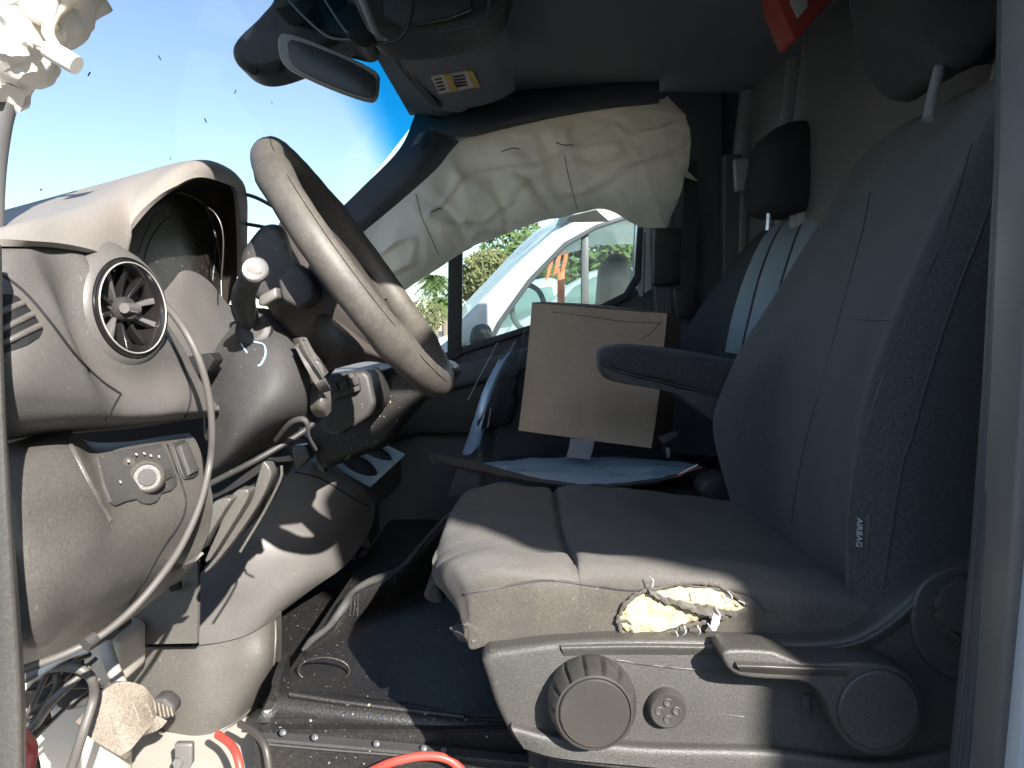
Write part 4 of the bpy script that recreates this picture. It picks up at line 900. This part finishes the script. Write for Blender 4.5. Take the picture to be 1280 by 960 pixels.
# headrest
def hr(p): return Vector((0, nz(p, 20, 3)*.004, nz(p, 25, 5)*.005))
hdr = pillow('headrest', [(1100, -70), (1096, 0), (1103, 42), (1120, 75), (1145, 100), (1168, 107), (1186, 98), (1205, 82), (1250, 62), (1300, 48), (1340, 0), (1330, -80), (1200, -110)], .90, 1.12, M['headrest'], ds, r=.05, smooth_n=8, disp=hr)
tube('headrest_post', [P(1174, 85, .96), P(1166, 118, .95), P(1160, 150, .94)], .0065, M['chrome'], ds, seg=14)
tube('headrest_post', [P(1256, 50, .96), P(1248, 80, .95), P(1242, 120, .94)], .0065, M['chrome'], ds, seg=14)
# armrest on the inner side
ar = pillow('armrest', [(747, 440), (758, 432), (790, 430), (850, 437), (905, 447), (960, 460), (960, 500), (900, 496), (830, 478), (770, 464), (749, 455)], 1.27, 1.33, M['fabricback'], ds, r=.02)
pillow('armrest_base', [(748, 452), (770, 463), (830, 477), (900, 494), (960, 500), (960, 540), (900, 530), (850, 498), (820, 486), (765, 476), (751, 466)], 1.265, 1.32, M['column'], ds, r=.012)
tube('armrest_seam', [P(749, 453, 1.262), P(772, 464, 1.262), P(830, 478, 1.262), P(900, 495, 1.262)], .0016, M['knob'], ds)

# torn cushion: foam, ragged cloth lips, threads
def fo(px, py, l): return hit(px, py, cu, l, .765)[0]
def fnoise(p, u, v): return Vector((0, nz(p, 90, 3)*.004 + nz(p, 240, 7)*.0018, nz(p, 130, 1)*.002))
foam = patch('foam', [[fo(784, 756, .000), fo(800, 744, .001), fo(825, 738, .002), fo(860, 735, .002), (fo(895, 739, .001)), fo(930, 757, .0)],
     [fo(776, 768, .002), fo(800, 758, .005), fo(830, 752, .006), fo(862, 748, .006), fo(897, 752, .005), fo(933, 761, .001)],
     [fo(777, 780, .002), fo(802, 775, .006), fo(832, 768, .004), fo(862, 766, .004), fo(892, 764, .003), fo(926, 765, .001)],
     [fo(786, 791, .001), fo(808, 790, .004), fo(834, 785, .003), fo(860, 777, .002), fo(885, 771, .001), fo(915, 767, .0)]], M['foam'], ds, world=True, thick=.006, nu=12, nv=12, disp=fnoise, sharp=85)
def ragged(name, pts, r, m, lift=.004):
    q = spline([fo(a, b, lift) for a, b in pts], 8)
    q = [p+Vector((nz(p, 300, 1), nz(p, 300, 2), nz(p, 300, 3)))*.0016 for p in q]
    rad = [r*(.7+.3*abs(nz(p, 260, 5))*2) for p in q]
    tube(name, q, rad, m, ds, seg=7, n=2)
ragged('torn_edge', [(772, 772), (780, 756), (798, 742), (825, 736), (862, 731), (898, 735), (932, 755)], .0024, M['fabric'])
ragged('torn_edge', [(772, 772), (776, 786), (790, 796), (812, 796), (838, 788), (862, 780), (895, 773), (932, 760)], .0026, M['fabric'])
ragged('torn_edge', [(770, 775), (782, 774), (790, 782), (788, 794)], .0022, M['fabric'])
fl = [[fo(808, 738, .008), fo(830, 746, .010), fo(858, 752, .011), fo(890, 758, .010), fo(920, 763, .006)], [fo(810, 743, .012), fo(832, 752, .014), (fo(860, 760, .014)), fo(888, 766, .012), fo(918, 767, .007)]]
patch('cloth_flap', fl, M['fabric'], ds, world=True, thick=.003, nu=10, nv=5, disp=lambda p, u, v: Vector((0, nz(p, 150, 2)*.004, nz(p, 200, 4)*.003)))
for a, b, c, d in ((812, 737, 809, 728), (890, 757, 893, 770), (893, 768, 886, 779), (852, 776, 850, 788), (868, 776, 869, 787), (880, 774, 884, 783), (865, 742, 866, 750), (925, 755, 918, 750), (905, 742, 908, 752), (840, 790, 842, 783)):
    tube('thread', [fo(a, b, .012), fo((a+c)/2+2, (b+d)/2, .016), fo(c, d, .012)], .0007, M['white_ink'], ds, n=3, seg=5)
pt = prism('cloth_tuft', [fo(886, 762, .014), fo(894, 766, .016), fo(888, 780, .018), fo(882, 782, .014)], (0, .003, 0), M['whitebag'], ds, bev=.0005)
box('seat_box', W(.02, .83, -.76), W(.60, 1.24, -.36), M['dark'], ds, bev=.02)

# ================================================================= PASSENGER BENCH
ps = thing('passenger_seat', 'dark passenger seat with pale blue stripes of painted light behind the armrest', 'seat', W(.4, 1.7, -.4))
pillow('headrest', [(942, 210), (948, 180), (968, 163), (1000, 158), (1030, 165), (1045, 200), (1040, 245), (1020, 262), (975, 272), (945, 265), (938, 240)], 1.62, 1.80, M['pass'], ps, r=.05)
for a, b in ((962, 268), (1001, 258)): tube('headrest_post', [P(a, b-10, 1.68), P(a-2, b+20, 1.68)], .006, M['chrome'], ps, n=1)
pb = patch('backrest', [
    [(985, 268, 1.98), (968, 276, 1.93), (985, 266, 1.80), (1015, 262, 1.68), (1045, 262, 1.55), (1090, 268, 1.48)],
    [(960, 290, 1.99), (935, 305, 1.93), (957, 292, 1.79), (992, 290, 1.67), (1032, 290, 1.54), (1085, 290, 1.48)],
    [(930, 335, 2.0), (903, 345, 1.92), (935, 335, 1.77), (972, 335, 1.65), (1010, 340, 1.54), (1070, 350, 1.48)],
    [(900, 385, 2.0), (870, 392, 1.92), (918, 385, 1.76), (955, 387, 1.64), (995, 390, 1.54), (1060, 400, 1.48)],
    [(870, 435, 2.0), (845, 442, 1.90), (908, 440, 1.74), (938, 443, 1.63), (980, 445, 1.54), (1050, 450, 1.48)],
    [(860, 500, 2.0), (838, 510, 1.88), (905, 510, 1.72), (935, 510, 1.62), (975, 510, 1.54), (1040, 510, 1.48)],
    [(860, 560, 2.0), (838, 565, 1.88), (900, 570, 1.72), (930, 570, 1.62), (970, 570, 1.54), (1035, 570, 1.48)]], M['pass'], ps, thick=.02, nu=8, nv=8)
def onp(a, b, l=.004): return hit(a, b, pb, l, 1.7)[0]
for l, r_ in ((((968, 282), (950, 305), (930, 350), (915, 400), (907, 440)), ((983, 275), (966, 300), (949, 345), (935, 400), (925, 443))),
            (((985, 273), (969, 300), (952, 345), (938, 400), (928, 443)), ((1005, 270), (993, 300), (980, 340), (965, 390), (950, 430))),
            (((1008, 270), (996, 300), (983, 340), (968, 390), (954, 440)), ((1035, 270), (1025, 300), (1018, 330), (1005, 380), (985, 440)))):
    rows = [[onp(*a, .002), onp((a[0]+b[0])/2, (a[1]+b[1])/2, .007), onp(*b, .002)] for a, b in zip(l, r_)]
    patch('painted_light_stripe', rows, M['passlight'], ps, world=True, thick=.004)  # light falling on the backrest, painted in as strips
pillow('seat_cushion', [(620, 602), (650, 590), (760, 585), (860, 588), (900, 600), (900, 680), (640, 680)], 1.42, 1.95, M['pass'], ps, r=.05)

# ---- cardboard box, label
cbx = thing('cardboard_box', 'plain brown cardboard box standing on the passenger seat', 'box', P(740, 555, 1.62))
def cn_(p, u, v): return Vector((0, nz(p, 14, 3)*.004, 0))
fr_ = patch('front_panel', [[(665, 379, 1.63), (720, 383, 1.62), (780, 388, 1.615), (834, 392, 1.61)], [(660, 435, 1.61), (715, 440, 1.60), (772, 446, 1.60), (828, 452, 1.60)],
      [(654, 490, 1.59), (710, 496, 1.58), (766, 504, 1.58), (822, 510, 1.58)], [(648, 538, 1.57), (702, 545, 1.56), (758, 553, 1.56), (814, 560, 1.56)]], M['cardboard'], cbx, thick=.004, disp=cn_)
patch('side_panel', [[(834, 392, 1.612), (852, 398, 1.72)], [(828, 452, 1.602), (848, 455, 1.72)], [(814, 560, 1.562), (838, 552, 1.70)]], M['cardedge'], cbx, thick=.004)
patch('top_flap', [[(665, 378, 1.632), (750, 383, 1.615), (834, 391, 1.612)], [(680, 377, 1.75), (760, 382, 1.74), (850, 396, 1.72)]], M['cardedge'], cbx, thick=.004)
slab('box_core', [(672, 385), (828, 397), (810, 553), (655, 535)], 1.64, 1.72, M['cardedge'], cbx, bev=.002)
tube('crease', [hit(a, b, fr_, .0006, 1.6)[0] for a, b in ((690, 390), (740, 396), (780, 402), (826, 404))], .0008, M['cardedge'], cbx)
tube('crease', [hit(a, b, fr_, .0006, 1.6)[0] for a, b in ((826, 402), (815, 415), (800, 425))], .0008, M['cardedge'], cbx)
tp = patch('tape_strip', [[(713, 548, 1.555), (743, 550, 1.555)], [(711, 560, 1.53), (741, 562, 1.53)], [(708, 571, 1.50), (737, 574, 1.50)]], M['tape'], cbx, thick=.001, disp=lambda p, u, v: Vector((0, nz(p, 80, 2)*.005, 0)))

# ---- torn black tray in front of the passenger seat
tt = thing('torn_trim_panel', 'broken black plastic panel lying across below the cardboard box', 'panel', P(700, 595, 1.4))
patch('panel_top', [[(600, 580, 1.52), (640, 574, 1.56), (720, 571, 1.60), (800, 573, 1.60), (868, 581, 1.52)], [(606, 583, 1.44), (650, 584, 1.46), (730, 586, 1.48), (800, 585, 1.48), (862, 585, 1.46)],
      [(608, 584, 1.40), (660, 597, 1.38), (735, 606, 1.37), (800, 601, 1.38), (850, 592, 1.41)]], M['cup'], tt, thick=.006, disp=lambda p, u, v: Vector((0, 0, nz(p, 25, 2)*.004)))  # black panel's top also takes the sky-lit blue
patch('panel_edge', [[(534, 566, 1.38), (560, 570, 1.38), (606, 580, 1.38), (670, 597, 1.37), (735, 605, 1.36), (800, 600, 1.37), (852, 591, 1.40)], [(540, 574, 1.37), (562, 580, 1.37), (606, 590, 1.37), (670, 602, 1.365), (735, 609, 1.355), (800, 605, 1.365), (852, 595, 1.395)]], M['column'], tt, thick=.01, disp=lambda p, u, v: Vector((0, 0, nz(p, 70, 2)*.003)))
t = tube('wire_stub', [P(846, 596, 1.38), P(862, 588, 1.37), P(877, 584, 1.37)], .0022, M['redcable']); tag(t, 'red wire stub sticking out of the broken black panel', 'wire')
t = tube('wire_stub', [P(848, 594, 1.38), P(860, 587, 1.37), P(872, 581, 1.37)], .0018, M['whitebag']); tag(t, 'white wire stub beside the red one on the broken panel', 'wire')
# buckle and bits between the seats
bc = thing('seat_buckle', 'dark seat belt buckle between the two seats', 'buckle', P(850, 560, 1.4))
slab('buckle_body', [(825, 548), (848, 540), (850, 546), (830, 556)], 1.42, 1.45, M['column'], bc, bev=.003)
slab('buckle_body', [(880, 600), (905, 590), (925, 625), (900, 640), (872, 615)], 1.36, 1.42, M['dark'], bc, bev=.01)
slab('buckle_slot', [(833, 560), (838, 560), (838, 572), (834, 572)], 1.43, 1.44, M['silver'], bc, bev=.001)
sp_ = slab('metal_bracket', [(915, 648), (930, 642), (945, 662), (925, 660)], 1.20, 1.22, M['silver'], bev=.003); tag(sp_, 'bare metal bracket showing between cushion and backrest', 'bracket')

# ---- clear plastic film
fm = patch('plastic_film', [[(628, 440, 1.9), (645, 425, 1.88), (655, 412, 1.9)], [(605, 485, 1.86), (620, 480, 1.83), (645, 470, 1.86)], [(590, 530, 1.83), (608, 530, 1.80), (628, 525, 1.83)], [(575, 575, 1.80), (600, 575, 1.76), (615, 575, 1.80)], [(560, 620, 1.78), (595, 620, 1.75), (612, 620, 1.78)]],
     M['film'], thick=.0006, nu=10, nv=10, disp=lambda p, u, v: Vector((0, nz(p, 14, 2)*.012, 0)))
tag(fm, 'wrinkled clear plastic film hanging down left of the cardboard box', 'plastic film')
t = tube('thin_wire', [P(622, 428, 1.95), P(600, 470, 1.9), P(585, 500, 1.88)], .0012, M['white_ink']); tag(t, 'thin pale wire hanging beside the plastic film', 'wire')

# ================================================================= OVERHEAD
vz = thing('sun_visor', 'grey passenger sun visor with a yellow and white warning sticker', 'visor', P(570, 90, 1.4))
vis = patch('visor_panel', [[(497, 62, 1.30), (540, 52, 1.30), (600, 40, 1.32), (630, 28, 1.36)], [(508, 92, 1.42), (550, 85, 1.42), (605, 72, 1.43), (640, 62, 1.46)], [(540, 128, 1.58), (575, 128, 1.58), (620, 118, 1.60), (643, 105, 1.62)], [(552, 136, 1.60), (580, 136, 1.60), (618, 127, 1.63), (642, 115, 1.65)]], M['headliner'], vz, thick=.014, nu=8)
M_v = M['headliner']
patch('visor_edge', [[(480, 55, 1.30), (492, 60, 1.31), (497, 64, 1.31)], [(505, 92, 1.42), (514, 95, 1.43), (518, 96, 1.44)], [(538, 130, 1.56), (544, 132, 1.57), (552, 135, 1.58)]], M['seal'], vz, thick=.01)
stk, n = plate('warning_sticker', [(538, 94), (590, 86), (599, 106), (549, 116)], vis, M['sticker'], vz, .003, th=.0015, bev=0)
plate('yellow_band', [(554, 91.5), (561, 90.5), (572, 111.3), (564, 113)], vis, M['yellow'], stk, .0042, th=.0006, bev=0)
plate('yellow_band', [(583, 87), (590, 86), (599, 106), (592, 107.5)], vis, M['yellow'], stk, .0042, th=.0006, bev=0)
for k in range(4):
    plate('print_line', [(566+k*.8, 94+k*4), (580+k*1.2, 91.8+k*4), (580.5+k*1.2, 92.8+k*4), (566.5+k*.8, 95+k*4)], vis, M['ink'], stk, .0042, th=.0006, bev=0)
    plate('print_line', [(543+k*1.5, 97+k*4.4), (551+k*1.6, 95.8+k*4.4), (551.5+k*1.6, 96.6+k*4.4), (543.5+k*1.5, 97.8+k*4.4)], vis, M['ink'], stk, .0042, th=.0006, bev=0)
slab('visor_clip', [(500, 62), (516, 58), (520, 64), (506, 68)], 1.26, 1.29, M['void'], vz, bev=.002)
oc = thing('overhead_console', 'grey overhead console with reading lamps at the top of the windscreen', 'overhead console', P(540, 10, 1.2))
pillow('console_body', [(445, -60), (450, 10), (470, 48), (520, 56), (590, 44), (625, 22), (638, -10), (640, -70)], 1.10, 1.26, M['column'], oc, r=.02)
tube('console_edge', [P(450, -10, 1.085), P(470, 40, 1.085), P(480, 52, 1.085)], .006, M['dashtop'], oc)
slab('lamp_lens', [(478, -40), (480, 20), (505, 32), (560, 22), (590, 10), (592, -40)], 1.09, 1.10, M['dark'], oc, bev=.003)
tube('lens_trim', [P(548, 40, 1.085), P(590, 32, 1.085), P(610, 18, 1.085), P(612, -20, 1.085)], .003, M['seal2'], oc)
t = tube('loose_wire', [P(395, -20, 1.2), P(420, 20, 1.15), P(440, 45, 1.10), P(470, 54, 1.07), P(500, 48, 1.06), P(514, 20, 1.06), P(518, -20, 1.08)], .0026, M['blackcable']); tag(t, 'black wire loop hanging under the overhead console', 'wire')
t = tube('loose_wire', [P(345, -20, 1.25), P(375, 15, 1.2), P(410, 45, 1.14), P(442, 50, 1.10)], .0022, M['blackcable']); tag(t, 'second black wire running from camera housing to console', 'wire')
t = pillow('wire_plug', [(436, 42), (450, 38), (466, 44), (470, 54), (452, 56), (438, 50)], 1.05, 1.08, M['void'], r=.008); tag(t, 'small black plug on the loose wire under the console', 'connector')
ch = thing('camera_housing', 'dark ribbed camera housing on the windscreen behind the mirror', 'camera housing', P(370, 40, 1.35))
pillow('housing_body', [(330, -60), (352, 0), (335, 30), (308, 58), (300, 75), (308, 92), (330, 101), (360, 96), (400, 80), (440, 60), (470, 60), (455, -60)], 1.36, 1.46, M['dark'], ch, r=.02)
for k in range(8):
    tube('rib', [P(345+k*2, 20+k*2.2-8, 1.352), P(392+k*2, 6+k*5-8, 1.352)], .0018, M['void'], ch, n=1)
lathe('sensor', P(317, 88, 1.365), (0, -1, 0), [(.008, 0), (.007, .004), (.003, .003)], M['void'], ch, seg=16)
mr = thing('rear_view_mirror', 'dark rear view mirror with pale rim seen against the sky', 'mirror', P(412, 80, 1.25))
pillow('mirror_housing', [(350, 62), (352, 46), (362, 45), (400, 58), (440, 75), (470, 92), (473, 105), (470, 122), (460, 126), (425, 115), (385, 98), (358, 82)], 1.262, 1.30, M['column'], mr, r=.012)
pillow('mirror_rim', [(349, 62), (351, 47), (362, 44), (400, 57), (440, 74), (471, 91), (474, 105), (471, 123), (460, 127), (425, 116), (385, 99), (357, 83)], 1.252, 1.268, M['rim'], mr, r=.004)
slab('mirror_glass', [(360, 62), (363, 49), (400, 61), (438, 77), (467, 94), (470, 105), (468, 119), (458, 122), (425, 111), (388, 95), (365, 80)], 1.2495, 1.2535, M['mirror'], mr, bev=.001, smooth_n=2)
rb = thing('red_box', 'red plastic box with white label up by the partition', 'box', P(1005, 0, 1.4))
slab('case', [(960, -60), (972, 4), (990, 48), (996, 50), (1042, -2), (1060, -60)], 1.38, 1.45, M['red'], rb, bev=.008)
slab('label', [(985, -40), (989, 4), (998, 22), (1010, 8), (1006, -40)], 1.374, 1.379, M['sticker'], rb, bev=.0004)
# thin roof seam line
t = tube('liner_edge', [P(891, -10, 2.0), P(890, 40, 2.0), P(887, 72, 2.0)], .004, M['rib']); tag(t, 'thin pale edging strip on the headliner by the rear pillar', 'edging')
# flecks on windscreen
for a, b in ((212, 200), (340, 130), (201, 75), (293, 117), (110, 95), (50, 238), (258, 153)):
    d = ray(a, b).normalized(); h = o_bvh[ws.name].ray_cast(Vector((0, 0, CZ)), d)
    if h[0]: tube('fleck', [h[0]-d*.004, h[0]-d*.004+Vector((.003*(a % 3-1), 0, .002+.0008*(b % 7)))], .0005+.00025*(a % 4), M['ink'], ws, n=1, seg=5)

# ================================================================= OUTSIDE
YV = 3.5
van = thing('parked_van', 'white van parked alongside, seen through the passenger window', 'van', (.3, YV+.8, 0))
slab('bonnet', [(430, 480), (520, 455), (572, 415), (590, 440), (600, 700), (430, 700)], YV+.05, YV+1.6, M['paint'], van, bev=.03)
slab('door_skin', [(560, 455), (620, 425), (700, 412), (790, 370), (830, 360), (1100, 355), (1100, 800), (560, 800)], YV, YV+1.7, M['paint'], van, bev=.02)
slab('pillar', [(574, 432), (574, 402), (640, 335), (690, 290), (740, 266), (800, 250), (900, 245), (900, 262), (800, 266), (745, 283), (705, 305), (660, 352), (622, 405), (612, 425)], YV, YV+.12, M['paint'], van, bev=.012)
slab('pillar', [(798, 262), (900, 262), (900, 400), (780, 400), (795, 340)], YV, YV+.12, M['paint'], van, bev=.01)
slab('roof', [(700, 262), (800, 235), (1100, 225), (1100, 245), (800, 252), (720, 274)], YV+.02, YV+1.7, M['paint'], van, bev=.02)
slab('window_divider', [(727, 285), (736, 283), (736, 398), (727, 402)], YV+.02, YV+.06, M['seal2'], van, bev=.004)
slab('window_rubber', [(612, 424), (622, 402), (660, 349), (705, 303), (745, 281), (797, 264), (797, 269), (746, 286), (708, 308), (664, 354), (627, 405), (618, 424)], YV-.01, YV+.02, M['seal'], van, bev=.003)
slab('side_window', [(612, 424), (622, 402), (660, 349), (705, 303), (745, 281), (797, 264), (797, 345), (780, 385), (700, 414)], YV+.04, YV+.045, M['vanglass'], van, bev=0)
patch('windscreen', [[(575, 404, YV+.06), (640, 336, YV+.06), (700, 286, YV+.06), (742, 264, YV+.06)], [(560, 402, YV+1.5), (620, 338, YV+1.5), (668, 290, YV+1.5), (712, 270, YV+1.5)]], M['vanscreen'], van, thick=.005)
pillow('wing_mirror', [(588, 430), (590, 412), (600, 405), (612, 408), (616, 425), (606, 434)], YV-.25, YV-.12, M['column'], van, r=.04)
slab('seat_back', [(745, 420), (752, 330), (765, 315), (785, 318), (792, 340), (785, 420)], YV+.5, YV+.7, M['seatcloth'], van, bev=.03)
tube('wheel_rim', [P(660+20*math.cos(a), 385+28*math.sin(a), YV+.45+.1*math.cos(a)) for a in [k*2*math.pi/16 for k in range(16)]], .014, M['seatcloth'], van, closed=True)
YC = 7.5
car = thing('white_car', 'white car with sloping windscreen standing beyond the parked van', 'car', P(720, 450, YC))
slab('body', [(610, 440), (640, 405), (680, 385), (720, 385), (850, 380), (850, 520), (610, 520)], YC, YC+1.7, M['paint'], car, bev=.06)
slab('cabin', [(670, 392), (710, 355), (740, 338), (780, 333), (850, 335), (850, 392)], YC+.15, YC+1.55, M['paint'], car, bev=.08)
slab('window', [(692, 388), (718, 358), (745, 345), (775, 341), (775, 386)], YC+.13, YC+.149, M['vanglass'], car, bev=.01)
YC = 9.5
car = thing('white_car', 'second white car roof showing through the left half of the van window', 'car', P(640, 450, YC))
slab('body', [(520, 432), (560, 418), (640, 408), (700, 405), (700, 470), (520, 470)], YC, YC+1.7, M['paint'], car, bev=.08)
slab('cabin', [(600, 412), (625, 372), (650, 352), (690, 345), (715, 360), (735, 408)], YC+.2, YC+1.5, M['paint'], car, bev=.08)
slab('window', [(612, 408), (632, 376), (654, 362), (690, 358), (700, 404)], YC+.18, YC+.199, M['vanglass'], car, bev=.01)
YS = 5.6
sg_ = thing('orange_sign', 'orange striped marker board on a post beyond the parked van', 'sign', P(700, 440, YS))
slab('post', [(697, 335), (706, 335), (706, 450), (697, 450)], YS, YS+.05, M['orange'], sg_, bev=.005)
for k in range(3):
    slab('stripe_board', [(681+k*10, 352-k*6), (687+k*10, 346-k*6), (694+k*9, 316-k*3), (688+k*9, 322-k*3)], YS-.02, YS-.002, M['orange'], sg_, bev=.002)
wl = slab('yard_wall', [(380, 418), (900, 405), (900, 424), (380, 424)], 34, 35, M['dirtypaint'], bev=.05); tag(wl, 'low pale wall at the far end of the yard', 'wall')
# palms
def leafmesh(center, n, R, L, wd, droop, squash=1):
    vs = []; fs = []
    for k in range(n):
        a = random.uniform(0, 2*math.pi); e = random.uniform(-.5, 1.2)
        d = Vector((math.cos(a)*math.cos(e), math.sin(a)*math.cos(e), math.sin(e)))
        p = Vector(center); s = d.cross(Vector((0, 0, 1))).normalized(); l = L*random.uniform(.7, 1.15)
        prev = p; spine = []
        for q in range(6):
            t = q/5; spine.append(p + d*l*t + Vector((0, 0, -droop*l*t*t)))
        for q in range(5):
            for m_ in range(3):
                t = (m_+random.random())/3; c = spine[q].lerp(spine[q+1], t); tan = (spine[q+1]-spine[q]).normalized()
                for sg in (-1, 1):
                    ll = wd*random.uniform(.7, 1.2)*(1.1-.5*(q/5))
                    tip = c + s*sg*ll*.8 + tan*ll*.5 + Vector((0, 0, -ll*.45))
                    b = len(vs); vs += [c-tan*.035*L, c+tan*.035*L, tip]; fs.append((b, b+1, b+2))
    return frm(vs, fs)
for px, base, top, y, sc_l, lab in ((588, 432, 345, 26, .62, 'palm tree with the fuller crown right of the window divider'), (541, 432, 352, 30, .5, 'palm tree with thin trunk left of the window divider'), (552, 432, 378, 22, .32, 'short palm close to the left of the window divider')):
    pt_ = thing('palm_tree', lab, 'palm tree', (P(px, base, y).x, y, 0), 'palm trees beyond the yard')
    b = P(px, base, y); b.z = 0; tpp = P(px+2, top, y)
    tube('trunk', [b, b.lerp(tpp, .5)+Vector((.1, 0, 0)), tpp], [.13, .10, .10], M['bark'], pt_, seg=10)
    link('crown', leafmesh(tpp, 46, 0, 1.7*sc_l, .65*sc_l, .6), M['leaf'], pt_, smooth=False)
def bush(name, lab, px, py, y, rx, rz, n, m):
    c = P(px, py, y); t_ = thing(name, lab, 'tree', (c.x, y, 0), 'leafy trees beyond the yard')
    vs = []; fs = []
    for k in range(n):
        while True:
            v = Vector((random.uniform(-1, 1), random.uniform(-1, 1), random.uniform(-1, 1)))
            if v.length < 1 and nz(v, 2.2, px*.1) > -.12: break
        p = c + Vector((v.x*rx, v.y*rx, v.z*rz)); s = rz*.09
        b = len(vs); u = Vector((random.gauss(0, 1), random.gauss(0, 1), random.gauss(0, 1))).normalized(); w_ = u.orthogonal().normalized()
        vs += [p-u*s, p+w_*s*.5, p+u*s, p-w_*s*.5]; fs.append((b, b+1, b+2, b+3))
    link('crown', frm(vs, fs), m, t_, smooth=False)
    g0 = Vector((c.x, y, 0)); tube('trunk', [g0, g0.lerp(c, .6), c+Vector((.3, 0, rz*.2))], [rz*.12, rz*.09, rz*.05], M['bark'], t_)
    for q in range(4): tube('limb', [g0.lerp(c, .6), c+Vector((random.uniform(-.6, .6)*rx, 0, random.uniform(-.2, .6)*rz))], [rz*.05, rz*.02], M['bark'], t_, n=2)
bush('leafy_tree', 'olive green tree between the palm and the van windscreen', 612, 350, 24, 1.1, .95, 2600, M['leaf2'])
bush('leafy_tree', 'taller bright green tree rising above the van windscreen', 650, 318, 28, 1.5, 1.2, 2600, M['leaf'])
bush('leafy_tree', 'small yellow green shrub tree left of the window divider', 532, 395, 20, .5, .45, 1400, M['leaf2'])
bush('leafy_tree', 'dark tree seen through the parked van window', 740, 340, 26, 3.2, 1.8, 4000, M['leaf'])
#bush('leafy_tree', 'broad tree low on the horizon behind the wheel', 470, 395, 34, 2.5, 1.4, 2500, M['leaf2'])

# ---- added canopy, out of view, its edge shaped to cast the seat shade
cp = thing('added_shade_caster', 'added unseen canopy on posts, cut to cast the shade on the driver seat', 'canopy', (2.2, -1.9, 0))
Hc = CZ+1.2
prism('shade_caster_panel', [(.84, -.85, Hc), (.85, -.98, Hc), (1.087, -1.31, Hc), (1.223, -1.504, Hc), (1.39, -1.596, Hc), (1.66, -2.16, Hc), (3.6, -2.2, Hc), (3.6, .0, Hc), (1.1, .0, Hc)], (0, 0, .02), M['canvas'], cp, bev=.004)
tube('post', [(3.5, -2.1, 0), (3.5, -2.1, Hc)], .03, M['seal2'], cp, n=1)
tube('post', [(3.5, -.1, 0), (3.5, -.1, Hc)], .03, M['seal2'], cp, n=1)

# ---- added van, out of view, to block low sky and shade the yard
nv = thing('added_sky_blocker_van', 'added unseen pale van behind the viewer, blocking low sky', 'van', (.5, -3.6, 0))
prism('van_body', [(-3.2, -2.5, .45), (-3.2, -2.5, 1.2), (-2.3, -2.5, 1.45), (-1.6, -2.5, 2.35), (-1.3, -2.5, 2.5), (4.2, -2.5, 2.55), (4.3, -2.5, 2.4), (4.3, -2.5, .45)], (0, -2.0, 0), M['vanpaint'], nv, bev=.05)
prism('van_window', [(-2.0, -2.49, 1.5), (-1.5, -2.49, 2.3), (-.7, -2.49, 2.35), (-.7, -2.49, 1.5)], (0, -.01, 0), M['vanglass'], nv)
for wx in (-2.2, 3.0):
    lathe('van_wheel', (wx, -2.48, .36), (0, 1, 0), [(.34, -.22), (.36, -.2), (.36, -.02), (.30, .0), (.22, -.03), (.05, -.01)], M['void'], nv)
